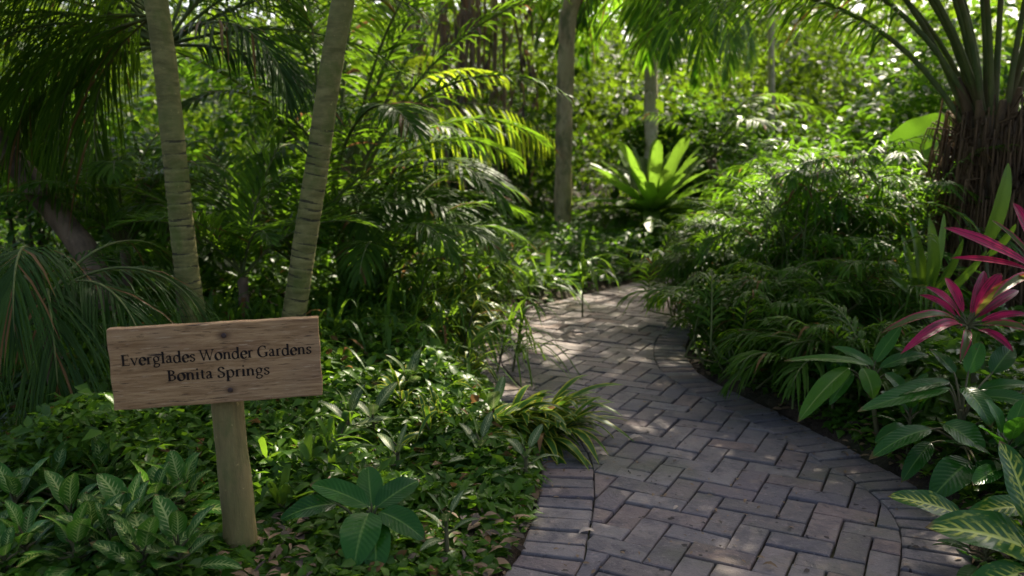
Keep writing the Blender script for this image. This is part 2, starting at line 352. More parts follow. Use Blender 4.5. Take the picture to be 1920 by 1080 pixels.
RIN = [(-.35, -3), (.15, 0), (.70, 1.5), (1.165, 2.4), (1.245, 2.56), (1.325, 2.76), (1.344, 3.0), (1.286, 3.28), (1.216, 3.58), (1.13, 3.855), (1.038, 4.15), (.924, 4.47), (.866, 4.79), (.872, 5.09), (.905, 5.33), (.993, 5.69), (1.147, 6.14), (1.35, 6.5), (1.75, 7.0), (2.5, 7.5), (3.6, 7.9), (5, 8.2)]
LIN = [(-1.5, -3), (-.85, 0), (-.2, 1.5), (.193, 2.4), (.243, 2.607), (.289, 2.855), (.306, 2.996), (.325, 3.2), (.33, 3.34), (.30, 3.6), (.2, 3.95), (.08, 4.35), (-.02, 4.75), (-.08, 5.15), (-.07, 5.6), (.03, 6.14), (.32, 6.69), (.61, 7.06), (.97, 7.48), (1.4, 8.05), (1.75, 8.36), (2.4, 8.75), (3.3, 9.2), (4.8, 9.6)]
rin, lin = smooth(RIN), smooth(LIN)
rout, lout = offset(rin, .205), offset(lin, -.205)
INNER = np.vstack([lin, rin[::-1]]); OUTER = np.vstack([lout, rout[::-1]])
def inside(poly, x, y):
    x = np.asarray(x, float); y = np.asarray(y, float); r = np.zeros(x.shape, bool)
    P = poly[::2]; Q = np.roll(P, -1, 0)
    for (x0, y0), (x1, y1) in zip(P, Q):
        if y0 == y1: continue
        c = ((y0 > y) != (y1 > y)) & (x < (x1 - x0) * (y - y0) / (y1 - y0) + x0); r ^= c
    return r
EDGE = np.vstack([lout[::2], rout[::2]])
def edge_dist(x, y):
    x = np.asarray(x, float); y = np.asarray(y, float); d = np.full(x.shape, 1e9)
    for ex, ey in EDGE: d = np.minimum(d, (x - ex) ** 2 + (y - ey) ** 2)
    return np.sqrt(d)
def gz(x, y):
    x = np.atleast_1d(np.asarray(x, float)); y = np.atleast_1d(np.asarray(y, float))
    d = edge_dist(x, y); ins = inside(OUTER, x, y)
    s = np.clip(d / .16, 0, 1); s = s * s * (3 - 2 * s)
    z = -.02 + s * (.075 + .02 * wob(x, y, 2.5, 3)) + .028 * np.clip(d - .2, 0, 6) + .02 * wob(x, y, 1.1, 4) * s
    z = np.where(x > 1.2, z + .03 * s, z)
    z = np.where((x < .5) & (y < 6), -.02 + (z + .02) * np.clip(.35 + .65 * (y - 3) / 3, .35, 1), z)
    return np.where(ins, -.06, z)
def gz1(x, y): return float(gz(x, y)[0])

def grid_axis(a, b, fine, far, coarse):
    m = np.arange(a, b, fine); ext = [b]; st = fine
    while ext[-1] < far: st = min(st * 1.35, coarse); ext.append(ext[-1] + st)
    lo = [a]; st = fine
    while lo[-1] > -far: st = min(st * 1.35, coarse); lo.append(lo[-1] - st)
    return np.array(lo[:0:-1] + list(m) + ext)
gx, gy = grid_axis(-3.2, 3.6, .05, 150, 8), grid_axis(1.8, 9.4, .05, 150, 8)
X, Y = np.meshgrid(gx, gy, indexing='ij')
Z = gz(X.ravel(), Y.ravel()).reshape(X.shape)
Z = np.where((np.abs(X) < 4) & (Y < 10) & (Y > 1), Z + .012 * wob(X, Y, 9, 5), Z)
V = np.stack([X, Y, Z], -1).reshape(-1, 3); nY = len(gy)
i, j = np.meshgrid(np.arange(len(gx) - 1), np.arange(nY - 1), indexing='ij'); q = (i * nY + j).ravel()
b = Fol(); b.add(V, np.stack([q, q + nY, q + nY + 1, q + 1], 1), V[:, :2], np.full(len(q), .5), 0)
o = b.build('ground', M['soil']); o['kind'] = 'structure'

# ---------------------------------------------------------------- brick path: herringbone field and soldier border
path = bpy.data.objects.new('brick_path', None); COL.objects.link(path); path['kind'] = 'structure'
b = Fol()
n = min(len(lout), len(rout))
# bed of jointing sand under the bricks: cross strips between the two edges
ia = np.linspace(0, len(lout) - 1, 260); la = np.stack([np.interp(ia, np.arange(len(lout)), lout[:, k]) for k in (0, 1)], 1)
ib = np.linspace(0, len(rout) - 1, 260); ra = np.stack([np.interp(ib, np.arange(len(rout)), rout[:, k]) for k in (0, 1)], 1)
V = np.zeros((520, 3)); V[0::2, :2] = la; V[1::2, :2] = ra; V[:, 2] = -.016
q = np.arange(259) * 2
b.add(V, np.stack([q, q + 1, q + 3, q + 2], 1), V[:, :2], np.full(259, .5), 0)
o = b.build('joint_sand', M['sand'], path)

U, YAW, OX, OY = .104, -.4810, .4113, 2.9517
def clip_rect(poly, x0, x1, y0, y1):
    P = poly
    for ax, lim, sg in ((0, x0, 1), (0, x1, -1), (1, y0, 1), (1, y1, -1)):
        out = []
        for k in range(len(P)):
            a, c = P[k - 1], P[k]; da, dc = (a[ax] - lim) * sg, (c[ax] - lim) * sg
            if da >= 0: 
                if dc >= 0: out.append(c)
                else: t = da / (da - dc); out.append(a + t * (c - a))
            elif dc >= 0:
                t = da / (da - dc); out.append(a + t * (c - a)); out.append(c)
        P = out
        if len(P) < 3: return []
    return P
def simplify(P, tol=.0035):
    P = [np.asarray(p, float) for p in P]; ch = True
    while ch and len(P) > 3:
        ch = False
        for k in range(len(P)):
            a, c, e = P[k - 1], P[k], P[(k + 1) % len(P)]
            l = np.linalg.norm(e - a)
            d = abs((e[0] - a[0]) * (c[1] - a[1]) - (e[1] - a[1]) * (c[0] - a[0])) / max(l, 1e-6)
            if d < tol or np.linalg.norm(c - a) < .004: P.pop(k); ch = True; break
    return np.array(P)
def area(P):
    x, y = P[:, 0], P[:, 1]; return .5 * np.sum(x * np.roll(y, -1) - y * np.roll(x, -1))
bricks = []          # world outlines
ca, sa = math.cos(YAW), math.sin(YAW)
Rm = np.array([[ca, sa], [-sa, ca]])           # world -> lattice
inn = INNER[(INNER[:, 1] > 1.0) & (INNER[:, 0] < 4.6)]
inner_l = (inn - [OX, OY]) @ Rm.T / U
G = .030                                        # half joint in units
for k in range(-75, 75):
    for m in range(-30, 30):
        for (x0, x1, y0, y1) in ((k + 4 * m, k + 4 * m + 2, -k, -k + 1), (k + 4 * m, k + 4 * m + 1, -k - 2, -k)):
            cx, cy_ = (x0 + x1) / 2 * U, (y0 + y1) / 2 * U
            wx, wy = OX + ca * cx - sa * cy_, OY + sa * cx + ca * cy_
            if wy < 1.6 or wy > 9.6 or wx < -.6 or wx > 3.6: continue
            P = clip_rect(list(inner_l), x0 + G, x1 - G, y0 + G, y1 - G)
            if len(P) < 3: continue
            P = simplify(P, .02)
            if len(P) < 3 or abs(area(P)) < .07: continue
            if area(P) < 0: P = P[::-1]
            W_ = np.stack([OX + (ca * P[:, 0] - sa * P[:, 1]) * U, OY + (sa * P[:, 0] + ca * P[:, 1]) * U], 1)
            bricks.append(W_)
def border(a, c, step):
    mid = .5 * (a + c); d = np.r_[0, np.cumsum(np.linalg.norm(np.diff(mid, axis=0), axis=1))]
    s = np.arange(0, d[-1], step)
    f = lambda P, x: np.array([np.interp(x, d, P[:, 0]), np.interp(x, d, P[:, 1])])
    for k in range(len(s) - 1):
        s0, s1 = s[k] + .0065 + rng.uniform(-.0015, .002), s[k + 1] - .0065
        Q = np.array([f(a, s0), f(c, s0), f(c, s1), f(a, s1)]); ctr = Q.mean(0)
        if ctr[1] < 1.7 or ctr[0] > 3.4: continue
        e = .003; Q[[0, 3]] += nz(Q[[1, 2]] - Q[[0, 3]]) * e; Q += rng.normal(0, .0012, 2)
        bricks.append(Q if area(Q) > 0 else Q[::-1])
border(lin, lout, .095); border(rin, rout, .086)
def brick_mesh(b, P, rv):
    n = len(P); P = P + rng.normal(0, .0011, P.shape); c = P.mean(0); z = rng.normal(0, .0024); tx, ty = rng.normal(0, .014, 2)
    dirs = c - P; dl = np.linalg.norm(dirs, axis=1, keepdims=True); Pi = P + dirs / dl * np.minimum(.0085, dl * .3)
    Pj = P + dirs / dl * np.minimum(.002, dl * .1)
    zf = lambda Q, h: np.c_[Q, z + h + (Q - c) @ np.array([tx, ty])]
    V = np.vstack([zf(P, -.05), zf(P, -.009), zf(Pj, -.003), zf(Pi, 0.)])
    F = []
    for l in range(3):
        for k in range(n):
            k2 = (k + 1) % n; F.append([l * n + k, l * n + k2, (l + 1) * n + k2, (l + 1) * n + k])
    o3 = 3 * n                                     # top: quads/triangles fan (a repeated corner makes a triangle-like quad)
    top = [o3 + k for k in range(n)]
    b.append((V, F, top, rv))
def brick_object(name, items, parent, loc):
    V = []; F = []; rv = []; n = 0
    for v, f, top, r in items:
        V += list(v - loc); F += [[x + n for x in q] for q in f] + [[x + n for x in top]]; rv += [r] * (len(f) + 1); n += len(v)
    me = bpy.data.meshes.new(name); me.from_pydata([tuple(v) for v in V], [], F)
    a = me.attributes.new('rnd', 'FLOAT', 'FACE'); a.data.foreach_set('value', np.array(rv, np.float32))
    me.materials.append(M['brick']); o = bpy.data.objects.new(name, me); COL.objects.link(o); o.parent = parent; o.location = tuple(loc)
    return o
def on_screen(c):
    fw = c[1] * CT + CAM_H * ST; x = 960 + FPX * c[0] / fw; y = 540 - FPX * (c[1] * ST - CAM_H * CT) / fw
    return -40 < x < 1960 and y < 1120
order = sorted(bricks, key=lambda P: (not on_screen(P.mean(0)), np.hypot(*P.mean(0))))
rest = []
for k, P in enumerate(order):
    it = []; brick_mesh(it, P, float(rng.random()))
    if k < 300: brick_object('brick', it, path, np.r_[P.mean(0), 0.])
    else: rest += it
o = brick_object('far_bricks', rest, path, np.zeros(3)); o['kind'] = 'stuff'

# ---------------------------------------------------------------- wooden sign
def sign():
    pb = at(452, 1052, 2.50); pb[2] = gz1(pb[0], pb[1]) - .05
    # board frame from its corners
    TL, TR, BR, BL = at(206, 616, 2.39), at(600, 593.5, 2.505), at(602, 738, 2.505), at(212, 768, 2.39)
    C = (TL + TR + BR + BL) / 4; ex = nz((TR + BR) - (TL + BL)); ey = (TL + TR) - (BL + BR); ey = nz(ey - ex * (ey @ ex)); ez = np.cross(ex, ey)
    Wd = .5 * (np.linalg.norm(TR - TL) + np.linalg.norm(BR - BL)); Hd = .5 * (np.linalg.norm(TL - BL) + np.linalg.norm(TR - BR))
    t = empty('garden_sign', pb, 'weathered wooden sign board on a round post lettered with the garden name', 'sign')
    Mx = Matrix((( *ex, ), ( *ey, ), ( *ez, ))).transposed().to_4x4()
    def put(o, par=None):
        o.parent = par or t
        if par is None: o.matrix_local = Matrix.Translation(Vector(C - pb)) @ Mx
        return o
    # board: bevelled slab, a little uneven
    th = .034; bev = .003
    import bmesh
    bm = bmesh.new(); bmesh.ops.create_cube(bm, size=1)
    bmesh.ops.scale(bm, vec=(Wd, Hd, th), verts=bm.verts)
    bmesh.ops.bevel(bm, geom=bm.edges[:], offset=bev, segments=2, affect='EDGES', profile=.6)
    bmesh.ops.subdivide_edges(bm, edges=[e for e in bm.edges if e.calc_length() > .1], cuts=24, use_grid_fill=True)
    for v in bm.verts:
        if abs(v.co.y) > Hd * .49: v.co.y += .0007 * math.sin(v.co.x * 37) + .0005 * math.sin(v.co.x * 91 + 1)
        if abs(v.co.x) > Wd * .49: v.co.x += .0012 * math.sin(v.co.y * 60)
        v.co.z += .0010 * math.sin(v.co.x * 9 + 1)
    me = bpy.data.meshes.new('board'); bm.to_mesh(me); bm.free(); me.materials.append(M['board'])
    o = bpy.data.objects.new('board', me); COL.objects.link(o); brd = put(o)
    zf = th / 2 + .0016
    # lettering
    XH, CAPH, ASC = .46, .69, .74
    def pen(pts, wt=.118, nib=22, closed=False):
        return ('p', np.array(pts, float), wt, math.radians(nib))
    def arc(cx, cy, rx, ry, a0, a1, n=22):
        a = np.radians(np.linspace(a0, a1, n)); return [(cx + rx * math.cos(x), cy + ry * math.sin(x)) for x in a]
    def ser(x, y, w=.2, s=0): return ('s', x, y, w, s)
    st = lambda x, y0, y1: ('b', x, y0, y1, .138)
    gl = {
     'E': (.58, [st(.14, 0, CAPH), ('h', .10, .50, CAPH - .018, .036), ('h', .10, .52, .018, .036), ('h', .14, .42, .36, .034), ('v', .49, CAPH - .15, CAPH, .03), ('v', .51, 0, .15, .03), ('v', .42, .29, .43, .028), ser(.12, 0, .2), ser(.12, CAPH, .2)]),
     'v': (.54, [pen([(.08, XH), (.27, .0)], .10, 0), pen([(.25, .0), (.45, XH)], .05, 0), ser(.09, XH, .17), ser(.44, XH, .15)]),
     'e': (.48, [pen(arc(.25, .225, .185, .235, 5, 325)), ('h', .08, .43, .245, .034)]),
     'r': (.40, [st(.13, 0, XH), pen([(.13, .30), (.19, .41), (.27, .455), (.36, .43)], .085), ser(.14, 0, .22), ser(.10, XH - .005, .10)]),
     'g': (.52, [pen(arc(.24, .30, .155, .165, 0, 360, 26), .082), pen([(.14, .16), (.10, .08), (.15, .035), (.3, .02), (.42, -.03), (.42, -.13), (.32, -.20), (.2, -.215), (.09, -.18), (.06, -.10), (.12, -.02), (.18, .02)], .07), pen([(.36, .39), (.42, .42), (.48, .42)], .045, 80)]),
     'l': (.29, [st(.15, 0, ASC), ser(.15, 0, .22), ser(.10, ASC - .005, .10)]),
     'a': (.49, [pen([(.09, .36), (.13, .43), (.22, .46), (.31, .42), (.33, .33), (.33, .08), (.37, .03), (.46, .04)], .09), pen([(.33, .27), (.2, .24), (.10, .18), (.09, .09), (.15, .02), (.24, .03), (.33, .10)], .08)]),
     'd': (.58, [pen(arc(.24, .225, .175, .235, 40, 330), .092), st(.43, 0, ASC), ser(.39, ASC - .005, .10), ser(.49, 0, .13)]),
     's': (.41, [pen([(.34, .36), (.31, .43), (.21, .455), (.11, .42), (.09, .34), (.15, .27), (.26, .22), (.34, .15), (.31, .05), (.20, .0), (.10, .02), (.06, .12)], .085, 10)]),
     'W': (.98, [pen([(.08, CAPH), (.29, .0)], .10, 0), pen([(.28, .0), (.50, CAPH)], .048, 0), pen([(.46, CAPH), (.68, .0)], .10, 0), pen([(.67, .0), (.90, CAPH)], .048, 0), ser(.08, CAPH, .2), ser(.48, CAPH, .2), ser(.90, CAPH, .16)]),
     'o': (.54, [pen(arc(.27, .228, .195, .235, 0, 362, 30))]),
     'n': (.58, [st(.13, 0, XH), pen([(.13, .31), (.2, .42), (.3, .46), (.40, .42), (.43, .30), (.43, .0)], .092, 5), ser(.13, 0, .2), ser(.44, 0, .2), ser(.09, XH - .005, .10)]),
     'G': (.74, [pen(arc(.38, .345, .30, .355, 48, 318, 30), .10, 12), st(.61, .02, .30), ser(.60, .30, .22), pen([(.56, .58), (.60, .52)], .06, 0), pen([(.55, .08), (.61, .10)], .05)]),
     'B': (.60, [st(.15, 0, CAPH), pen([(.11, CAPH - .018), (.30, CAPH - .02), (.42, .60), (.43, .50), (.36, .41), (.16, .375)], .085, 5), pen([(.16, .375), (.36, .36), (.49, .29), (.49, .13), (.38, .035), (.11, .018)], .09, 5), ser(.10, 0, .14), ser(.10, CAPH, .14)]),
     'i': (.29, [st(.14, 0, XH), ser(.15, 0, .22), ser(.10, XH - .005, .10), pen([(.145, .60), (.145, .70)], .105, 0)]),
     't': (.33, [pen([(.16, .58), (.155, .3), (.155, .1), (.2, .03), (.31, .05)], .088, 5), ('h', .05, .31, XH - .02, .036)]),
     'S': (.52, [pen([(.43, .53), (.40, .63), (.28, .685), (.15, .65), (.10, .53), (.16, .43), (.30, .36), (.42, .28), (.44, .14), (.36, .04), (.22, .0), (.10, .04), (.07, .17)], .098, 10)]),
     'p': (.59, [st(.14, -.26, XH), pen(arc(.31, .225, .19, .235, 145, -145), .092), ser(.15, -.26, .24), ser(.09, XH - .005, .10)]),
     ' ': (.24, [])}
    def line(text, xc, yc, em, sx):
        tot = sum(gl[c][0] for c in text) * em * sx; x = xc - tot / 2
        f = Fol(); lay = 0
        for ch in text:
            w, items = gl[ch]
            for it in items:
                lay += 1; z = zf + .00004 * (lay % 9)
                def quadstrip(L, Rr):
                    L = np.array(L); Rr = np.array(Rr); m = len(L); V = np.zeros((2 * m, 3))
                    V[0::2, :2] = L; V[1::2, :2] = Rr; V[:, 0] = x + V[:, 0] * em * sx; V[:, 1] = yc + V[:, 1] * em; V[:, 2] = z
                    q = np.arange(m - 1) * 2; f.add(V, np.stack([q, q + 1, q + 3, q + 2], 1), V[:, :2], np.full(m - 1, .5), 0)
                k = it[0]
                if k == 'b': _, px, y0, y1, wd = it; quadstrip([(px - wd / 2, y0), (px - wd / 2, y1)], [(px + wd / 2, y0), (px + wd / 2, y1)])
                elif k == 'h': _, x0, x1, y, wd = it; wd *= 1.35; quadstrip([(x0, y + wd / 2), (x1, y + wd / 2)], [(x0, y - wd / 2), (x1, y - wd / 2)])
                elif k == 'v': _, px, y0, y1, wd = it; quadstrip([(px - wd / 2, y0), (px - wd / 2, y1)], [(px + wd / 2, y0), (px + wd / 2, y1)])
                elif k == 's': _, px, y, wd, _s = it; yy = y + (.024 if y <= .0 else -.024); quadstrip([(px - wd / 2, yy + .024), (px + wd / 2, yy + .024)], [(px - wd / 2, yy - .024), (px + wd / 2, yy - .024)])
                else:
                    _, P, wt, nib = it
                    if len(P) > 2 and len(P) < 16: # smooth hand-placed curves
                        d = np.arange(len(P)); tt = np.linspace(0, len(P) - 1, len(P) * 4); Q = np.stack([np.interp(tt, d, P[:, 0]), np.interp(tt, d, P[:, 1])], 1)
                        for _ in range(4): Q[1:-1] = .25 * Q[:-2] + .5 * Q[1:-1] + .25 * Q[2:]
                        P = Q
                    T = nz(np.gradient(P, axis=0)); th_ = np.arctan2(T[:, 1], T[:, 0])
                    wd = np.maximum(.058, 1.42 * wt * np.abs(np.sin(th_ - nib))) if nib else np.full(len(P), wt)
                    Nn = np.stack([-T[:, 1], T[:, 0]], 1); quadstrip(P + Nn * wd[:, None] / 2, P - Nn * wd[:, None] / 2)
            x += w * em * sx
        return f
    sx = .543 * Wd / .6
    def width(t_): return sum(gl[c][0] for c in t_)
    em = .0470
    a = line('Everglades Wonder Gardens', .004, .0120, em, .905 * Wd / (width('Everglades Wonder Gardens') * em)).build('lettering', M['ink'], smooth=False); put(a, brd)
    a = line('Bonita Springs', .002, -.0425, em, .490 * Wd / (width('Bonita Springs') * em)).build('lettering', M['ink'], smooth=False); put(a, brd)
    for (sxp, syp) in ((.024, .083), (.030, -.082)):
        f = Fol(); f.tube([(sxp, syp, th / 2 - .006), (sxp, syp, zf + .0005), (sxp, syp, zf + .0016)], [.0075, .0075, .0055], 10, 0)
        put(f.build('screw', M['screw']), brd)
    # post, standing just behind the board
    f = Fol(); top = C + ez * -(th / 2 + .047) + ey * (Hd * .40) + ex * .012
    k = np.linspace(0, 1, 26); P = pb + (top - pb) * k[:, None]; P[:, 0] += .004 * np.sin(k * 7)
    rad = (.0525 - .008 * k) * (1 + .02 * np.sin(k * 21) + .012 * np.sin(k * 47))
    f.tube(P, rad, 20, 0); f.build('post', M['post'], t)
sign()

# ---------------------------------------------------------------- trunks
def curve(pts, n):
    P = np.array(pts, float); d = np.arange(len(P)); t = np.linspace(0, len(P) - 1, n)
    Q = np.stack([np.interp(t, d, P[:, k]) for k in range(3)], 1)
    for _ in range(max(2, n // 8)): Q[1:-1] = .25 * Q[:-2] + .5 * Q[1:-1] + .25 * Q[2:]
    return Q
def frond(f, base, az, elev, L, bend, leaf, n=34, w=.028, droop=.35, vee=.25, bare=.22, prad=.012, spread=62, nseg=3, mat=0, pmat=1, side_lean=0., lean=0., ends=None, tipspread=22):
    """one feather palm leaf: arching rachis with leaflets on both sides"""
    K = 22; t = np.linspace(0, 1, K); ang = elev - bend * t ** 1.4
    azv = az + lean * t
    dx = np.stack([np.cos(ang) * np.sin(azv), np.cos(ang) * np.cos(azv), np.sin(ang)], 1)
    P = np.asarray(base) + np.vstack([[0, 0, 0], np.cumsum(.5 * (dx[1:] + dx[:-1]) * (L / (K - 1)), 0)])
    f.tube(P, prad * (1 - .85 * t) + .0012, 6, pmat, float(rng.random()), cap=False)
    ts = np.linspace(bare, .995, n); ts = np.repeat(ts, 2) + rng.normal(0, .2 / n, 2 * n); ts = np.clip(ts, bare, 1)
    sg = np.tile([-1., 1.], n)
    B = np.stack([np.interp(ts, t, P[:, k]) for k in range(3)], 1); T = nz(np.stack([np.interp(ts, t, dx[:, k]) for k in range(3)], 1))
    S = nz(np.cross(T, np.array([0, 0, 1.0]))); Nn = np.cross(S, T)
    u = (ts - bare) / (1 - bare)
    phi = np.radians(spread - (spread - tipspread) * u ** 1.5 + rng.normal(0, 4, 2 * n))
    ax = T * np.cos(phi)[:, None] + (S * sg[:, None] * np.sin(phi)[:, None]) + Nn * (vee + rng.normal(0, .07, 2 * n))[:, None]
    LL = leaf * (np.sin(np.pi * (.16 + .80 * u) ** .85) * .9 + .12) * rng.uniform(.9, 1.08, 2 * n)
    nr = Nn - S * sg[:, None] * .3
    f.leaves(B, ax, nr, LL, w * rng.uniform(.8, 1.15, 2 * n), droop=np.clip(droop * rng.uniform(.7, 1.3, 2 * n), 0, 1.2), nseg=nseg, prof=(.28, .62), fold=.3, mat=mat, tipw=.04)
    return P
def ringed(f, P, rad, first_ring, gap, amp=.05, ns=18):
    """tapered palm stem with proud, tilted, uneven ring scars; the scars are marked for the material"""
    d = np.r_[0, np.cumsum(np.linalg.norm(np.diff(P, axis=0), axis=1))]
    s = np.arange(0, d[-1], .006); Q = np.stack([np.interp(s, d, P[:, k]) for k in range(3)], 1); r0_ = np.interp(s, d, rad)
    th = np.linspace(0, 2 * np.pi, ns, endpoint=False); S, TH = np.meshgrid(s, th, indexing='ij')
    rr = np.ones_like(S); mark = np.zeros_like(S); x = .04
    while x < first_ring:
        ph, tl = rng.uniform(0, 6.28), rng.uniform(.001, .005); e = S - x - tl * np.sin(TH + ph) - .002 * np.sin(3 * TH + ph * 2); st = rng.uniform(.5, 1.0)
        rr *= (1 + amp * st * np.exp(-(e / .010) ** 2)) * (1 - amp * .35 * np.exp(-((e - .012) / .006) ** 2))
        mark = np.maximum(mark, np.exp(-((e - .011) / .0056) ** 2) * min(1, st + .25) * (.72 + .28 * np.sin(TH * 2 + ph * 3)))
        x += gap * rng.uniform(.6, 1.4)
    rr *= 1 + .015 * np.sin(S * 9 + TH) + .012 * np.sin(S * 23 + 2 * TH) + .010 * np.sin(S * 47 - TH)
    f.tube(Q, r0_, ns, 0, .3, cap=False)
    V = f.v[-1].reshape(len(s), ns, 3); f.v[-1] = (Q[:, None] + (V - Q[:, None]) * rr[..., None]).reshape(-1, 3)
    f.r[-1] = mark[:-1].ravel()
def palm_tree(label, px, Yd, radius, first_ring, fronds, top_px, seed):
    pts = [at(x, y, yy) for x, y, yy in px]
    base = np.array(pts[0]); base[2] = gz1(base[0], base[1]) - .06; pts[0] = base
    t = empty('palm_tree', base, label, 'palm tree')
    P = curve(pts + [np.array(top_px)], 60)
    f = Fol(); ringed(f, P, radius * np.linspace(1.05, .9, 60), first_ring, .052); f.build('trunk', M['palm_trunk'], t)
    top = P[-1]
    f = Fol(); ax = nz(P[-1] - P[-4]); f.tube([top - ax * .05, top + ax * .1, top + ax * .45, top + ax * .8], [radius * .95, radius * 1.05, radius * .8, radius * .3], 14, 0); f.build('crownshaft', M['petiole'], t)
    r = np.random.default_rng(seed)
    for k in range(fronds):
        f = Fol(); az = k * 2.399 + r.uniform(-.2, .2)
        frond(f, top + ax * .7, az, r.uniform(.55, 1.15), r.uniform(1.7, 2.2), r.uniform(1.1, 1.7), .48, n=36, w=.035, droop=.3)
        f.build('frond', [M['palm'], M['petiole']], t)
palm_tree('ringed palm trunk rising behind the sign board, the one leaning towards upper left', [(392, 800, 4.0), (372, 640, 4.0), (361, 590, 4.0), (345, 460, 4.0), (334, 360, 4.0), (323, 250, 4.0), (313, 140, 4.0), (292, 0, 4.0)], 4.0, .056, 1.33, 9, at(215, -560, 4.0), 3)
palm_tree('ringed palm trunk rising behind the sign board, the one leaning towards upper right', [(512, 800, 4.05), (538, 640, 4.05), (552, 590, 4.05), (580, 400, 4.05), (596, 300, 4.05), (606, 230, 4.05), (621, 125, 4.05), (642, 0, 4.05)], 4.05, .055, 1.42, 9, at(765, -560, 4.1), 4)

def crown_leaves(f, centre, rad, n_clump, per, size, seed, keep=None, mat=0, shell=.35, csize=.5):
    r = np.random.default_rng(seed)
    d = nz(r.normal(size=(n_clump, 3))); rr = (shell + (1 - shell) * r.random(n_clump)) ** .6
    C = np.asarray(centre) + d * rr[:, None] * np.asarray(rad)
    C[:, 2] += .25 * np.asarray(rad)[2] * wob(C[:, 0], C[:, 1], .9, seed)
    if keep is not None: C = C[keep(C)]
    cs = csize * r.uniform(.6, 1.35, len(C))
    B = np.repeat(C, per, 0) + r.normal(size=(len(C) * per, 3)) * (np.repeat(cs, per)[:, None] * np.array([.5, .5, .34]))
    N = len(B); ax = nz(np.c_[r.normal(size=(N, 2)), r.normal(-.15, .45, N)]); nr = nz(np.c_[r.normal(0, .5, (N, 2)), np.ones(N)])
    L = size * r.uniform(.6, 1.35, N)
    f.leaves(B, ax, nr, L, L * r.uniform(.36, .55, N), droop=.2, nseg=2, prof=(.5, .7), fold=.2, ncol=2, mat=mat, rnd=np.clip(np.repeat(r.random(len(C)), per) * .6 + r.random(N) * .4, 0, 1))
    return C
LIT = []   # places to be sunlit, gaps are cut in the unseen crowns for them: (point, radius)
def gaps(B):
    k = np.ones(len(B), bool)
    for p, r in LIT:
        v = B - np.asarray(p); s = v @ TO_SUN; d = np.linalg.norm(v - s[:, None] * TO_SUN, axis=1)
        k &= ~((d < r) & (s > 0))
    return k
def carve(f):
    """drop the leaves that stand in a gap (a crown leaf is 6 verts and 2 faces)"""
    for i in range(len(f.v)):
        if len(f.v[i]) % 6 == 0 and len(f.f[i]) * 6 == len(f.v[i]) * 2:
            n = len(f.v[i]) // 6; c = f.v[i].reshape(n, 6, 3).mean(1); k = gaps(c)
            idx = np.where(k)[0]; F = f.f[i].reshape(n, 2, 4); lo = f.f[i].min()
            F = (F[idx] - (lo + idx * 6)[:, None, None] + (np.arange(len(idx)) * 6)[:, None, None])
            f.v[i] = f.v[i].reshape(n, 6, 3)[idx].reshape(-1, 3); f.uv[i] = f.uv[i].reshape(n, 6, 2)[idx].reshape(-1, 2)
            f.r[i] = f.r[i].reshape(n, 2)[idx].ravel(); f.m[i] = f.m[i].reshape(n, 2)[idx].ravel(); f.f[i] = F.reshape(-1, 4)
    s = 0
    for i in range(len(f.v)):
        F = f.f[i]
        if len(F): f.f[i] = F - F.min() + s
        s += len(f.v[i])
def open_behind(C):
    g = C - TO_SUN * (C[:, 2:] / TO_SUN[2]); r = np.random.default_rng(9).random(len(C))
    return (g[:, 1] < 4.3) | (r < np.where((g[:, 0] > -.2) & (g[:, 0] < 1.3) & (g[:, 1] < 6), .75, .38))
def tree(label, px, Yd, radii, mat, crown_c, crown_r, n_clump, seed, per=26, size=.16, ns=12, keep=None):
    pts = [at(x, y, Yd) for x, y in px]; b0 = np.array(pts[0]); b0[2] = gz1(b0[0], b0[1]) - .1; pts[0] = b0
    t = empty('shade_tree', b0, label, 'tree')
    c = np.array(crown_c, float)
    mid = c - np.array([0, 0, crown_r[2] * .55])
    P = curve(pts + [pts[-1] * .4 + mid * .6 + np.array([0, 0, .2]), mid], 46); rr = np.interp(np.linspace(0, 1, 46), np.linspace(0, 1, len(radii)), radii)
    rr = rr * (1 + .05 * np.sin(np.arange(46) * .9) + .03 * np.sin(np.arange(46) * 2.3))
    f = Fol(); f.tube(P, rr, ns, 0); f.build('trunk', mat, t)
    f = Fol(); C = crown_leaves(f, c, crown_r, n_clump, per, size, seed, keep=keep)
    if LIT: carve(f)
    f.build('crown', M['canopy'], t, kind='stuff')  # unseen crown, sized and placed for the shade it casts
    r = np.random.default_rng(seed); br = Fol()
    for k in range(min(16, len(C))):
        e = C[r.integers(len(C))]; m0 = P[r.integers(34, 46)]
        br.tube(curve([m0, .5 * (m0 + e) + np.array([0, 0, .3]), e], 10), np.linspace(.05, .012, 10), 6, 0)
    br.build('limbs', mat, t)
    return t

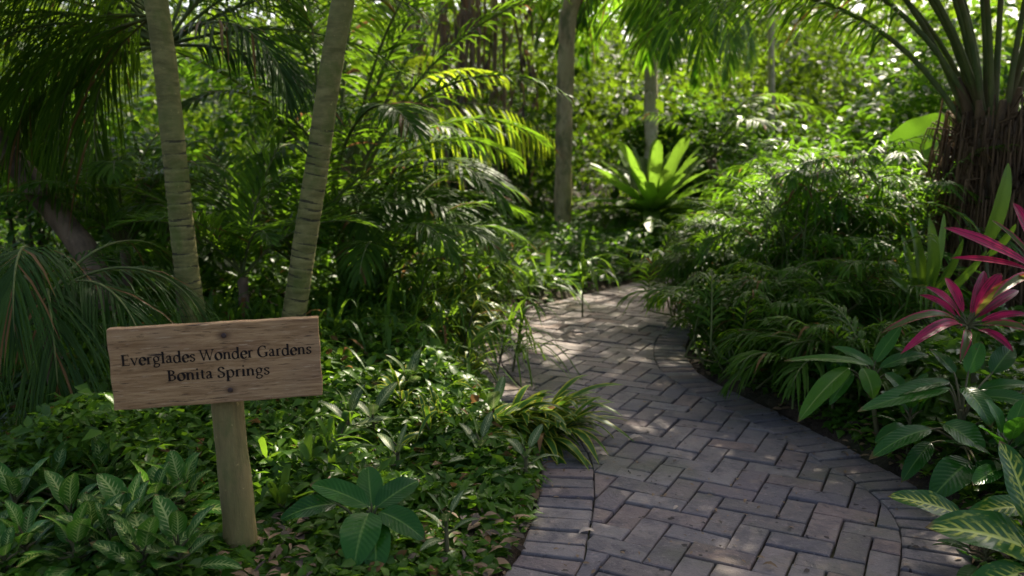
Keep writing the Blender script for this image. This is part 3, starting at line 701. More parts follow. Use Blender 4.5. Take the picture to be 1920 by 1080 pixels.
# sun patches: glints on the path's left edge, gingers, nest fern, cordylines, taro leaf ...
for (px, py, yy, rr) in [(925, 632, 5.7, .22), (960, 600, 6.0, .25), (1230, 360, 10.6, .9), (1725, 245, 6.0, .35), (1840, 450, 3.35, .18), (1810, 560, 3.4, .12), (980, 570, 5.6, .5), (1010, 770, 3.75, .22),
                         (860, 540, 6.0, .5), (1450, 420, 6.5, .7), (760, 660, 4.8, .3), (700, 580, 5.5, .4), (1110, 850, 3.45, .07), (1090, 1000, 2.68, .05), (1000, 560, 7.0, .3), (900, 260, 8.0, .8), (1350, 560, 6.3, .35), (1560, 330, 7.5, .8), (1100, 560, 7.2, .15), (1180, 620, 6.0, .10), (880, 800, 3.7, .18), (640, 760, 3.8, .25), (800, 1050, 2.45, .10), (400, 605, 2.44, .05), (700, 720, 4.1, .25), (820, 700, 4.3, .3), (900, 740, 3.9, .22), (760, 820, 3.5, .2), (650, 830, 3.4, .16), (860, 860, 3.3, .15), (960, 830, 3.5, .12), (560, 790, 3.7, .15), (930, 690, 4.5, .25), (600, 700, 4.4, .2), (480, 800, 3.6, .12), (1500, 560, 5.5, .5), (1600, 560, 5.8, .4), (1500, 680, 4.8, .2), (1240, 240, 11.3, .3), (1058, 250, 10.4, .35), (1500, 440, 6.0, .7), (1580, 460, 5.8, .7), (1100, 470, 9.2, 1.5), (880, 480, 7.5, .9), (1230, 370, 10.4, 1.2), (700, 450, 6.0, .6), (820, 560, 6.2, .6), (1320, 470, 8.6, .9), (760, 470, 6.2, .9), (620, 520, 5.6, .7), (850, 470, 7.2, .9), (480, 480, 5.2, .5), (340, 420, 4, .12), (590, 420, 4.05, .12)]:
    LIT.append((at(px, py, yy), rr))
for k in range(34):
    LIT.append((np.array([rng.uniform(-1.6, -.02), rng.uniform(2.6, 4.6), .12]), rng.uniform(.05, .13)))
tree('brown tree trunk standing at the bend of the brick path', [(1056, 452), (1055, 400), (1057, 300), (1058, 200), (1062, 100), (1064, 0)], 10.4, [.115, .105, .10, .10, .10, .09, .07], M['trunk_brown'], (2.3, 8.6, 6.0), (4.6, 4.0, 1.5), 620, 21, per=40, size=.2, keep=open_behind)
tree('thin pale trunk far off among the sunlit leaves', [(1446, 420), (1447, 200), (1446, 120), (1445, 0)], 11.45, [.046, .044, .042, .04, .038], M['trunk_pale'], (6.4, 17.0, 7.4), (7.0, 5.6, 1.7), 460, 23, size=.22)
tree('slanting brown trunk leaning to the left edge beside drooping palm fronds', [(210, 560), (185, 498), (100, 395), (30, 305), (-60, 210), (-160, 120)], 4.9, [.074, .071, .068, .066, .064, .056], M['trunk_dark'], (-4.6, 8.5, 5.2), (3.2, 3.0, 1.4), 80, 24, size=.2)

# ---------------------------------------------------------------- feather palms
def palm_clump(name, label, base, crown, fr, mats, trunk_r=.05, trunk_mat='trunk_dark', cat='palm'):
    """fr: list of dicts for frond()"""
    base = np.array(base, float); base[2] = gz1(base[0], base[1]) - .05; crown = np.asarray(crown, float)
    t = empty(name, base, label, cat)
    f = Fol(); k = np.linspace(0, 1, 14)[:, None]; P = base + (crown - base) * k
    f.tube(P, trunk_r * (1 + .1 * np.sin(np.arange(14) * 2.1)), 10, 0); f.build('trunk', M[trunk_mat], t)
    for d in fr:
        f = Fol(); d = dict(d); m = d.pop('m', mats); o = d.pop('o', (0, 0, 0))
        frond(f, crown + np.array(o), **d); f.build('frond', m, t)
    return t
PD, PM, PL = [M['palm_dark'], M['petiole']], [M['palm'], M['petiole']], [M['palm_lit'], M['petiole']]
D = R
# left: dark palm whose fronds hang down
c = at(312, 85, 5.2)
fr = []
r = np.random.default_rng(5)
for az, el, L, bd, lf in [(262, 30, 1.7, 135, .42), (240, 45, 1.9, 140, .42), (235, 20, 1.5, 110, .42), (280, 50, 2.0, 125, .45), (300, 20, 1.5, 100, .42), (255, 65, 2.2, 140, .44), (270, 5, 1.4, 80, .42), (250, 25, 1.8, 110, .44), (275, 35, 1.9, 120, .44), (245, -10, 1.2, 70, .42), (285, -5, 1.3, 70, .42), (230, 55, 2.0, 140, .42), (90, 15, 1.35, 45, .42), (85, 32, 1.6, 60, .44), (100, 0, 1.2, 50, .40), (70, 45, 1.7, 70, .44), (95, 55, 1.7, 95, .44), (120, 25, 1.2, 110, .42), (20, 50, 1.7, 100, .42), (330, 50, 1.7, 110, .42), (310, 70, 2.0, 90, .42), (40, 70, 2.0, 80, .42)]:
    fr.append(dict(az=D(az), elev=D(el), L=L, bend=D(bd), leaf=lf, n=44, w=.019, droop=.45, vee=.05, bare=.15, prad=.010, spread=50, tipspread=16, lean=r.uniform(-.3, .3)))
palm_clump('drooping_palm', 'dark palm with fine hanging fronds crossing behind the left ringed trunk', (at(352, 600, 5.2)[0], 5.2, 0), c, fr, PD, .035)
c = at(88, 565, 3.7)
fr = [dict(az=D(a), elev=D(e), L=l, bend=D(bd), leaf=.40, n=56, w=.0095, droop=.6, vee=.0, bare=.12, prad=.008, spread=40, tipspread=10) for a, e, l, bd in [(178, 30, .95, 140), (215, 35, .95, 135), (150, 30, .9, 135), (120, 35, .8, 120), (250, 30, .85, 120), (195, 70, .8, 150), (160, 60, 1.0, 150), (90, 40, .8, 110), (300, 40, .8, 110), (30, 50, .8, 100)]]
palm_clump('young_palm', 'low palm with grass-thin leaflets hanging to the ground left of the sign', (c[0], c[1] + .02, 0), c, fr, PD, .035)
c = at(290, 30, 4.6); r = np.random.default_rng(6); fr = []
for k in range(9):
    fr.append(dict(az=D(r.uniform(235, 320)), elev=D(r.uniform(-20, 55)), L=r.uniform(1.1, 1.9), bend=D(r.uniform(60, 120)), leaf=.52, n=40, w=.0125, droop=.7, vee=.0, bare=.1, prad=.007, spread=32, tipspread=10, lean=r.uniform(-.3, .3)))
palm_clump('streaming_palm', 'palm with long streaming narrow leaflets in front of the slanting trunk', (at(345, 600, 4.6)[0], 4.6, 0), c, fr, PM, .022)
# between the trunks: upright feather frond clump
c = at(455, 520, 4.9)
fr = [dict(az=D(a), elev=D(e), L=l, bend=D(bd), leaf=.30, n=30, w=.018, droop=.2, vee=.25, bare=.15, prad=.008, spread=52) for a, e, l, bd in [(100, 80, .9, 25), (30, 80, 1.05, 20), (-30, 70, 1.0, 50), (200, 60, .8, 70), (150, 55, .8, 80), (95, 50, .9, 70), (-95, 60, .95, 60), (-140, 55, .85, 70), (-60, 45, .9, 70), (60, 50, .9, 60)]]
palm_clump('feather_palm', 'small upright feather palm between the two ringed trunks', (c[0], c[1], 0), c, fr, PM, .03)
# centre left: big areca clump with tall stalks
c = at(640, 385, 6.3)
r = np.random.default_rng(8); fr = []
for az, el, L, bd in [(-25, 84, 2.6, 22), (15, 82, 2.7, 30), (40, 78, 2.6, 40), (70, 74, 2.6, 50), (95, 70, 2.4, 66), (110, 60, 2.1, 90), (80, 52, 1.9, 92), (130, 50, 1.7, 100), (60, 40, 1.6, 80), (150, 62, 1.9, 100), (180, 55, 1.6, 100), (210, 60, 1.7, 90), (250, 65, 2.0, 70), (280, 72, 2.2, 60), (310, 78, 2.4, 45), (105, 30, 1.5, 62), (125, 22, 1.3, 60), (165, 25, 1.2, 70), (90, 12, 1.3, 40), (-60, 80, 2.4, 30), (140, 76, 2.4, 70), (100, 80, 2.7, 60)]:
    fr.append(dict(az=D(az), elev=D(el), L=L, bend=D(bd), leaf=.46, n=36, w=.030, droop=.35, vee=.15, bare=.33 if el > 60 else .15, prad=.016, spread=56, lean=r.uniform(-.2, .2), o=tuple(r.normal(0, .07, 3))))
palm_clump('areca_palm', 'tall fan of green stalks and arching fronds right of the ringed trunks', (c[0], c[1], 0), c, fr, PM, .045)
c = at(720, 520, 5.5); fr = []
for az, el, L, bd in [(95, 50, 1.1, 90), (70, 60, 1.2, 95), (120, 55, 1.1, 100), (150, 60, 1.1, 110), (40, 70, 1.2, 80), (10, 75, 1.2, 70), (-30, 70, 1.1, 80), (-80, 60, 1.0, 90), (-120, 60, 1.0, 100), (180, 55, .9, 110), (85, 25, 1.0, 60)]:
    fr.append(dict(az=D(az), elev=D(el), L=L, bend=D(bd), leaf=.34, n=34, w=.020, droop=.4, vee=.12, bare=.15, prad=.009, spread=54, lean=r.uniform(-.2, .2)))
palm_clump('areca_palm', 'low arching areca palm right of the sign in front of the tall stalks', (c[0], c[1], 0), c, fr, PM, .03)
c = at(560, 500, 5.6); fr = [dict(az=D(k * 137.5), elev=D(r.uniform(35, 80)), L=r.uniform(.9, 1.3), bend=D(r.uniform(50, 100)), leaf=.34, n=34, w=.018, droop=.3, vee=.15, bare=.15, prad=.009, spread=54) for k in range(16)]
palm_clump('areca_palm', 'fine-leaved areca palm just behind the right ringed trunk', (c[0], c[1], 0), c, fr, PM, .03)
c = at(235, 470, 5.3); fr = [dict(az=D(k * 137.5), elev=D(r.uniform(35, 80)), L=r.uniform(.9, 1.3), bend=D(r.uniform(60, 110)), leaf=.34, n=34, w=.018, droop=.4, vee=.1, bare=.15, prad=.009, spread=54) for k in range(16)]
palm_clump('areca_palm', 'shaded areca palm between the slanting trunk and the left ringed trunk', (c[0], c[1], 0), c, fr, PM, .03)
# backlit yellow frond
c = at(650, 300, 8.4)
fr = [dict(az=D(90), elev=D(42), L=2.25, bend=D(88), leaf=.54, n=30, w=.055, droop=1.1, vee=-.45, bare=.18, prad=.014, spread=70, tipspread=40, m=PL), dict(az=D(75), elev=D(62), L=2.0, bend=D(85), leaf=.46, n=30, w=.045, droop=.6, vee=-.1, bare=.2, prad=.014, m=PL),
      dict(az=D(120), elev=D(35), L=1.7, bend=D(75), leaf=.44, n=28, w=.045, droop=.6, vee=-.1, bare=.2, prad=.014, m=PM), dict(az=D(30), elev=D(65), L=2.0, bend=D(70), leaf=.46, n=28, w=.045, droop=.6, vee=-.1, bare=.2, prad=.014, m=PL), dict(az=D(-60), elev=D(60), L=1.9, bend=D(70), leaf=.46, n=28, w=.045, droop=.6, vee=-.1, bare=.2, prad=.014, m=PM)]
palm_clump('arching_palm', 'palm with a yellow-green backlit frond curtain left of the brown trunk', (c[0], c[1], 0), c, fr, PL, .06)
# far pale arching frond
c = at(1250, 300, 9.8)
fr = [dict(az=D(92), elev=D(62), L=1.7, bend=D(110), leaf=.34, n=30, w=.030, droop=.4, vee=.1, bare=.2, prad=.012), dict(az=D(120), elev=D(50), L=1.4, bend=D(95), leaf=.34, n=28, w=.03, droop=.4, vee=.1, bare=.2, prad=.012),
      dict(az=D(60), elev=D(70), L=1.6, bend=D(100), leaf=.34, n=28, w=.03, droop=.4, vee=.1, bare=.2, prad=.012), dict(az=D(160), elev=D(55), L=1.2, bend=D(90), leaf=.34, n=28, w=.03, droop=.4, vee=.1, bare=.2, prad=.012), dict(az=D(-80), elev=D(60), L=1.3, bend=D(90), leaf=.34, n=28, w=.03, droop=.4, vee=.1, bare=.2, prad=.012)]
palm_clump('slender_palm', 'palm with a pale arching frond right of the pale grey trunk', (c[0] + .9, c[1], 0), c + np.array([.5, 0, 0]), fr, PM, .05)

# pale-trunked palm: its fronds hang into the top of the picture
c = at(1219, -45, 11.3); r = np.random.default_rng(31); fr = []
for k in range(26):
    if abs((math.degrees(k * 2.399) - 24 + 180) % 360 - 180) < 48: continue
    fr.append(dict(az=k * 2.399, elev=D(r.uniform(-8, 50)), L=r.uniform(1.6, 2.2), bend=D(r.uniform(70, 115)), leaf=.55, n=42, w=.036, droop=.55, vee=.05, bare=.15, prad=.018, spread=56))
palm_clump('tall_palm', 'palm with pale grey trunk rising behind the yellow-green nest fern', at(1223, 420, 11.3), c, fr, [M['palm_mid'], M['petiole']], .088, 'trunk_pale', 'palm tree')
# right: big shaggy palm
def shaggy():
    b0 = at(1862, 640, 5.6); b0[2] = gz1(b0[0], b0[1]) - .05
    top = at(1872, 215, 5.6)
    t = empty('shaggy_palm', b0, 'stout palm with shaggy fibrous trunk and thick stalks at the right edge', 'palm tree')
    H = top[2] - b0[2]
    f = Fol(); k = np.linspace(0, 1, 24); P = b0 + (top - b0) * k[:, None]
    f.tube(P, (.25 - .05 * k) * (1 + .06 * np.sin(k * 30)), 16, 0); f.build('trunk', M['trunk_dark'], t)
    r = np.random.default_rng(77)
    for q in range(74):                        # old leaf bases
        h = .12 + .88 * (q / 74); az = q * 2.399; c = b0 + (top - b0) * h; rd = .235 - .05 * h
        o = np.array([math.cos(az), math.sin(az), 0]); s = c + o * rd * .8; up = np.array([0, 0, 1.0])
        l = r.uniform(.14, .30); e1 = s + o * .06 + up * l * .5; e2 = s + o * r.uniform(.06, .14) + up * l
        g = Fol(); g.tube(curve([s - up * .05, s + o * .03, e1, e2], 7), np.array([.05, .048, .045, .04, .036, .03, .022]) * r.uniform(.7, 1.15), 6, 0, flat=.5)
        g.build('leaf_base', M['frond_stub'], t)
    f = Fol()                                   # hanging fibres
    for q in range(1300):
        h = r.uniform(.15, 1.02); az = r.uniform(0, 6.28); c = b0 + (top - b0) * h; rd = .27 - .04 * h
        s = c + np.array([math.cos(az), math.sin(az), 0]) * rd; l = r.uniform(.12, .5)
        d = np.array([math.cos(az), math.sin(az), 0]) * r.uniform(.0, .1) + r.normal(0, .05, 3)
        f.tube([s, s + d + np.array([0, 0, .03]), s + d * 1.2 - np.array([0, 0, l * .5]), s + d * r.uniform(.6, 1.5) - np.array([0, 0, l]) + r.normal(0, .03, 3)], [.006, .006, .005, .003], 4, 0, r.random(), cap=False)
    f.build('trunk_fibre', M['fibre'], t, kind='stuff')
    fr = [(-92, 70, 4.0, 128, 0), (-80, 74, 4.4, 126, 0), (-104, 68, 3.7, 126, 0), (-70, 70, 4.0, 122, .1), (-118, 72, 4.0, 124, 0), (-96, 78, 4.8, 130, 0), (-58, 68, 3.6, 118, 0), (-86, 62, 3.1, 114, 0), (-76, 58, 2.7, 104, .1), (-135, 74, 3.3, 95, .0), (-165, 80, 3.2, 75, 0), (-30, 80, 3.4, 70, 0), (180, 74, 2.9, 85, .0), (20, 82, 3.3, 55, 0), (70, 75, 3.2, 70, 0), (110, 72, 3.1, 80, 0), (150, 80, 3.2, 75, 0), (-100, 86, 3.6, 60, 0), (-60, 82, 3.5, 70, 0), (-140, 86, 3.4, 40, 0), (140, 86, 3.4, 40, 0)]
    for az, el, L, bd, ln in fr:
        f = Fol(); o = np.array([math.sin(D(az)), math.cos(D(az)), 0]) * r.uniform(.06, .17)
        frond(f, top + o - np.array([0, 0, .12]), D(az), D(el), L, D(bd), .62, n=52, w=.024, droop=.55, vee=.0, bare=.30, prad=.020, spread=58, lean=ln)
        f.build('frond', [M['palm_mid'], M['petiole']], t)
shaggy()

# ---------------------------------------------------------------- broad-leaved plants, one mesh for each leaf
def big_leaf(t, base, tip, W, mat, arch=.1, nrm=(0, -.55, 1), prof=(.55, .75), fold=.25, wave=.03, nseg=14, ncol=7, stalk=None, srad=.004, name='leaf'):
    f = Fol(); base = np.asarray(base, float); tip = np.asarray(tip, float); L = np.linalg.norm(tip - base)
    f.leaves(base, tip - base, nrm, L, W, arch=arch, nseg=nseg, prof=prof, fold=fold, ncol=ncol, wave=wave, twist=.5)
    if stalk is not None:
        s = np.asarray(stalk, float); m = .5 * (s + base) + np.array([0, 0, .15 * np.linalg.norm(base - s)])
        ax = nz(tip - base); f.tube(curve([s, m, base, base + ax * L * .08], 10), np.linspace(srad * 1.3, srad * .7, 10), 6, 1, cap=False)
        return f.build(name, [mat, M['stem']], t, loc=base)
    return f.build(name, mat, t, loc=base)
def rosette(name, label, cat, pos, n, Lr, Wr, mat, seed, elev=(20, 65), stem=.08, arch=(.04, .14), group=None, prof=(.55, .75), petiole=.05, droop=0., smat='stem', fold=.25, wave=.03, azr=(0, 360), gold=True, nseg=9, ncol=5, stem_r=.007):
    r = np.random.default_rng(seed); p = np.array(pos, float); p[2] = gz1(p[0], p[1]) - .02
    t = empty(name, p, label, cat, group); top = p + np.array([r.normal(0, .01), r.normal(0, .01), stem + .02])
    f = Fol(); f.tube([p, .5 * (p + top), top], [stem_r * 1.2, stem_r, stem_r * .8], 6, 0); f.build('stem', M[smat], t)
    for k in range(n):
        az = D(azr[0] + (azr[1] - azr[0]) * ((k * .618 + r.uniform(-.05, .05)) % 1)); u = k / max(1, n - 1)
        el = D(elev[0] + (elev[1] - elev[0]) * u + r.uniform(-8, 8)); L = r.uniform(*Lr) * (1 - .3 * u); W = L * r.uniform(*Wr)
        d = np.array([math.sin(az) * math.cos(el), math.cos(az) * math.cos(el), math.sin(el)])
        s = top - np.array([0, 0, stem * .6 * (1 - u)]); b0 = s + d * petiole * r.uniform(.6, 1.3)
        if droop: tip = b0 + d * L - np.array([0, 0, droop * L * r.uniform(.6, 1.4) * (1 - .6 * u)])
        else: tip = b0 + d * L
        nr = np.array([-math.sin(az) * math.sin(el), -math.cos(az) * math.sin(el), math.cos(el)]) + r.normal(0, .2, 3)
        big_leaf(t, b0, tip, W, mat if not isinstance(mat, list) else mat[r.integers(len(mat))], arch=r.uniform(*arch), nrm=nr, prof=prof, stalk=s, srad=.0035, fold=fold, wave=wave, nseg=nseg, ncol=ncol)
    return t
def plant_px(name, label, base, leaves, mat, cat='plant', srad=.005):
    """leaves: (bx,by,bY, tx,ty,tY, width_m, mat or None, arch)"""
    b = np.array(base, float); b[2] = gz1(b[0], b[1]) - .03
    t = empty(name, b, label, cat)
    hub = np.mean([at(*l[:3]) for l in leaves], 0)
    f = Fol(); f.tube(curve([b, b * .5 + hub * .5, hub], 8), np.linspace(.012, .007, 8), 8, 0); f.build('stem', M['stem'], t)
    for l in leaves:
        B, T = at(*l[:3]), at(*l[3:6]); h = hub * .6 + b * .4; h = h * .5 + np.array([hub[0], hub[1], max(b[2] + .03, B[2] - .1)]) * .5
        big_leaf(t, B, T, l[6], M[l[7]] if l[7] else M[mat], arch=l[8] if len(l) > 8 else .08, stalk=h, srad=srad * .8)
    return t
# bottom right yellow-blotched leaves beside the path
plant_px('blotched_plant', 'plant with big yellow-veined blotched leaves at the lower right corner of the path', at(1905, 1075, 2.42), [
    (1960, 1050, 2.36, 1735, 990, 2.33, .165, None, .10), (1805, 968, 2.50, 1664, 931, 2.52, .095, None, .06), (1935, 985, 2.36, 1874, 826, 2.48, .115, None, .05), (1945, 955, 2.5, 1806, 968, 2.46, .08, None, .1),
    (1960, 960, 2.5, 1985, 800, 2.6, .11, None, .05), (1930, 1070, 2.25, 1800, 1130, 2.2, .10, None, .1), (1980, 1060, 2.25, 2080, 980, 2.2, .12, None, .1), (1990, 985, 2.5, 2120, 900, 2.6, .12, None, .1)], 'vari_blotch')
# dark glossy plant
plant_px('glossy_leaf_plant', 'dark green glossy broad-leaved plant below the crimson ti plants', at(1800, 905, 3.12), [
    (1780, 728, 3.12, 1608, 772, 3.0, .075, None, .05), (1780, 716, 3.15, 1640, 752, 3.05, .06, None, .06), (1805, 727, 3.1, 1858, 802, 2.95, .095, None, .12), (1825, 735, 3.2, 1935, 722, 3.2, .06, None, .08), (1830, 745, 3.1, 1945, 760, 3.0, .075, None, .08),
    (1745, 805, 3.0, 1629, 862, 2.92, .075, None, .12), (1770, 795, 3.0, 1846, 852, 2.9, .125, None, .1), (1820, 865, 2.9, 1744, 938, 2.8, .12, None, .13), (1830, 865, 2.88, 1884, 936, 2.8, .11, None, .13), (1815, 700, 3.2, 1840, 640, 3.25, .07, None, .05), (1790, 700, 3.2, 1745, 655, 3.3, .06, None, .05),
    (1850, 830, 3.0, 1925, 868, 2.9, .11, None, .1), (1745, 830, 3.05, 1690, 905, 2.95, .07, None, .12), (1860, 700, 3.2, 1900, 650, 3.3, .08, None, .06), (1880, 780, 3.05, 1960, 820, 3.0, .1, None, .1), (1700, 800, 3.1, 1640, 830, 3.05, .06, None, .1)], 'glossy')
plant_px('arching_leaf_plant', 'plant with bright mid-green hanging leaf over the brick border', at(1650, 800, 3.5), [
    (1592, 690, 3.42, 1496, 792, 3.3, .085, None, .12), (1628, 684, 3.45, 1470, 677, 3.4, .05, None, .06), (1618, 690, 3.42, 1637, 748, 3.35, .085, None, .12), (1640, 686, 3.5, 1560, 650, 3.55, .05, 'glossy', .06), (1650, 690, 3.45, 1740, 665, 3.5, .06, 'glossy', .08), (1600, 700, 3.45, 1555, 760, 3.4, .05, 'glossy', .1), (1660, 700, 3.4, 1700, 745, 3.35, .07, 'glossy', .1), (1640, 680, 3.55, 1690, 610, 3.6, .06, 'glossy', .05)], 'glossy_bright')
rg = np.random.default_rng(15)
for k, (x, y, yy, lab) in enumerate([(1700, 880, 3.3, 'in the dark gap beside the brick border'), (1880, 900, 2.85, 'above the yellow-veined leaves'), (1560, 770, 3.8, 'under the bright hanging leaf'), (1860, 800, 3.6, 'behind the glossy leaves below the ti plant'), (1700, 760, 3.9, 'below the lower ti plant'), (1420, 700, 4.7, 'low on the mossy bank by the curve')]):
    rosette('oval_leaf_plant', 'dark oval-leaved plant ' + lab, 'plant', at(x, y, yy), 11, (.15, .24), (.34, .46), M['glossy'], 600 + k, elev=(0, 65), stem=.16, droop=.25, petiole=.05, group='dark oval-leaved plants on the right bank')
rosette('oval_leaf_plant', 'small oval-leaved plant hiding the border bricks at the bottom right', 'plant', at(1845, 1085, 2.42), 12, (.10, .17), (.34, .46), M['glossy'], 620, elev=(-5, 60), stem=.08, droop=.3, petiole=.05, group='dark oval-leaved plants on the right bank')
# crimson ti plants
def ti(label, base, hub, leaves):
    b = np.array(base, float); b[2] = gz1(b[0], b[1]) - .03; t = empty('ti_plant', b, label, 'ti plant')
    h = at(*hub); f = Fol(); f.tube(curve([b, b * .5 + h * .5 + np.array([.02, 0, 0]), h], 12), np.linspace(.013, .010, 12) * (1 + .12 * np.sin(np.arange(12) * 2.5)), 8, 0); f.build('stem', M['stem'], t)
    for tx, ty, tY, w, m, ar in leaves:
        T = at(tx, ty, tY); B = h + nz(T - h) * .05
        big_leaf(t, B, T, w, M[m], arch=ar, nrm=(rng.normal(0, .15), -.7, 1), prof=(.75, .75), fold=.45, wave=.015, stalk=h - np.array([0, 0, .02]), srad=.005)
CR, CG = 'cordyline', 'cordyline_green'
ti('lower crimson ti plant with drooping dark red leaves', at(1822, 850, 3.42), (1814, 606, 3.42), [(1736, 538, 3.35, .054, CR, .05), (1878, 512, 3.5, .060, CR, .08), (1846, 508, 3.6, .05, CR, .05), (1936, 512, 3.15, .075, CG, .05), (1652, 625, 3.2, .042, CG, .16), (1688, 664, 3.1, .046, CR, .14), (1935, 592, 3.4, .042, CR, .1), (1935, 624, 3.3, .040, CG, .14), (1722, 553, 3.6, .038, CR, .1), (1772, 520, 3.6, .045, CR, .05), (1910, 545, 3.6, .045, CR, .08), (1800, 680, 3.2, .034, CG, .15), (1900, 660, 3.25, .036, CR, .15)])
ti('upper crimson ti plant with sunlit striped red leaf cut by the right edge', at(1965, 850, 3.35), (1958, 512, 3.3), [(1770, 427, 3.25, .062, CR, .02), (1782, 484, 3.3, .035, CR, .05), (1858, 412, 3.45, .035, CG, .05), (1900, 380, 3.6, .05, CR, .05), (2060, 430, 3.3, .06, CR, .05), (2080, 500, 3.2, .05, CR, .05), (1990, 360, 3.4, .05, CR, .05), (2050, 580, 3.2, .05, CG, .1), (1860, 560, 3.1, .04, CG, .12)])
# strap leaves and elephant ear
def straps(name, label, base, blades, mat='strap'):
    b = np.array(base, float); b[2] = gz1(b[0], b[1]) - .03; t = empty(name, b, label, 'plant')
    for bx, by, bY, tx, ty, tY, w in blades:
        big_leaf(t, at(bx, by, bY), at(tx, ty, tY), w, M[mat], arch=.05, nrm=(.25, -1, .2), prof=(.35, .6), fold=.3, wave=.01, stalk=b, srad=.008)
    return t
straps('strap_leaf_plant', 'upright light green strap leaves in front of the shaggy palm trunk', at(1725, 690, 4.5), [(1728, 545, 4.5, 1706, 412, 4.5, .07), (1742, 540, 4.5, 1742, 408, 4.45, .085), (1752, 545, 4.5, 1806, 448, 4.4, .06), (1720, 560, 4.5, 1668, 520, 4.3, .05), (1760, 560, 4.5, 1850, 470, 4.4, .05), (1735, 560, 4.5, 1770, 400, 4.6, .05), (1715, 560, 4.5, 1690, 440, 4.6, .05)])
straps('spear_leaf_plant', 'single pale spear leaf standing against the dark shaggy trunk', at(1850, 700, 4.6), [(1846, 460, 4.6, 1890, 306, 4.6, .095), (1850, 480, 4.6, 1905, 420, 4.5, .05)])
def taro():
    b = at(1662, 600, 6.0); b[2] = gz1(b[0], b[1]) - .03; t = empty('elephant_ear', b, 'elephant ear plant with round sunlit leaf beside the shaggy palm', 'plant')
    for bx, by, bY, tx, ty, tY, w, m in [(1694, 272, 6.0, 1788, 222, 5.95, .26, 'taro'), (1742, 292, 6.2, 1790, 250, 6.4, .20, 'glossy_bright')]:
        B, T = at(bx, by, bY), at(tx, ty, tY); d = nz(T - B); f = Fol()
        f.leaves(B - d * .09, d, (-.1, -.75, .65), np.linalg.norm(T - B) + .09, w, arch=.06, nseg=12, prof=(.32, .5), fold=.1, ncol=7, wave=.03)
        s = b; f.tube(curve([s, s * .5 + B * .5 + np.array([.05, 0, 0]), B - np.array([0, 0, .05]), B], 14), np.linspace(.026, .010, 14), 8, 1)
        f.build('leaf', [M[m], M['stem']], t, loc=B)
taro()

# nest fern
def fern():
    b = at(1222, 432, 10.4); b[2] = gz1(b[0], b[1]); t = empty('nest_fern', b, 'large yellow-green nest fern at the foot of the pale trunk', 'fern')
    c = np.array([b[0], b[1], at(1222, 402, 10.4)[2]]); r = np.random.default_rng(4)
    f = Fol(); f.tube([b - np.array([0, 0, .05]), c], [.09, .07], 8, 0); f.build('stem', M['trunk_dark'], t)
    for k in range(46):
        az = k * 2.399; u = k / 45; el = D(8 + 62 * u + r.uniform(-8, 8)); L = r.uniform(.9, 1.4)
        d = np.array([math.sin(az) * math.cos(el), math.cos(az) * math.cos(el), math.sin(el)]); nr = np.array([-math.sin(az) * math.sin(el), -math.cos(az) * math.sin(el), math.cos(el)])
        g = Fol(); g.leaves(c + d * .04, d, nr, L, r.uniform(.14, .20), droop=.3 * (1 - .5 * u), nseg=9, prof=(.45, .38), fold=.28, ncol=5, wave=.06); g.build('leaf', M['fern'], t, loc=c)
fern()

# ---------------------------------------------------------------- left bed
plant_px('broad_leaf_plant', 'low plant with six dark glossy oval leaves between sign post and path', at(700, 1075, 2.45), [
    (692, 950, 2.46, 581, 908, 2.52, .080, None, .08), (632, 944, 2.5, 524, 976, 2.45, .085, None, .1), (697, 950, 2.47, 690, 873, 2.60, .082, None, .05), (705, 952, 2.46, 787, 900, 2.56, .082, None, .06), (712, 960, 2.44, 798, 1014, 2.36, .085, None, .12), (692, 962, 2.44, 663, 1068, 2.28, .118, None, .14), (706, 975, 2.42, 706, 1085, 2.28, .09, None, .12)], 'glossy')
vs = [(60, 1050, 2.38), (140, 975, 2.52), (245, 1000, 2.5), (285, 955, 2.6), (135, 1075, 2.32), (350, 1000, 2.7), (215, 1085, 2.34), (345, 1115, 2.3), (25, 950, 2.62), (265, 1120, 2.25), (95, 900, 2.75), (200, 905, 2.8), (-30, 1020, 2.45), (180, 1040, 2.42), (262, 1035, 2.45), (20, 1100, 2.28)]
where = ['at the bottom left corner', 'second rank left of the post', 'left of the post foot', 'just left of the sign post', 'low at the bottom left edge', 'low between the silver patch and the post', 'at the bottom edge left of the post', 'lowest of those near the post', 'at the left edge under the hanging fronds', 'at the bottom edge below the post plants', 'farthest back at the left', 'farthest back below the sign', 'cut by the left edge', 'in the middle of the silver patch', 'in the front row near the post', 'lowest at the left corner']
for k, (x, y, yy) in enumerate(vs):
    rosette('silver_leaf_plant', 'silver-feathered leafy plant ' + where[k], 'plant', at(x, y, yy), 12 + k % 6, (.085, .20), (.38, .56), M['vari_centre'], 40 + k, elev=(-5, 62), stem=.13, group='silver-feathered plants left of the post', petiole=.035)
gs = [(770, 775, 3.95, 'farther back beside the ginger', .24), (925, 835, 3.55, 'leaning over the ivy next to the ginger', .22), (705, 850, 3.5, 'in the middle of the ivy bed', .22), (905, 900, 3.15, 'low in the ivy by the path', .18), (985, 905, 3.1, 'at the brick edge below the ginger', .15), (660, 840, 3.45, 'behind the glossy oval-leaved plant', .20), (840, 1075, 2.45, 'at the bottom edge beside the bricks', .12), (745, 880, 3.1, 'above the glossy oval-leaved plant', .15)]
for k, (x, y, yy, wd, l) in enumerate(gs):
    rosette('striped_leaf_plant', 'grey-green cream-striped plant ' + wd, 'plant', at(x, y, yy), 7, (l * .9, l * 1.15), (.24, .32), M['vari_grey'], 70 + k, elev=(15, 65), stem=.14, group='cream-striped plants in the ivy bed', droop=.4, petiole=.03)
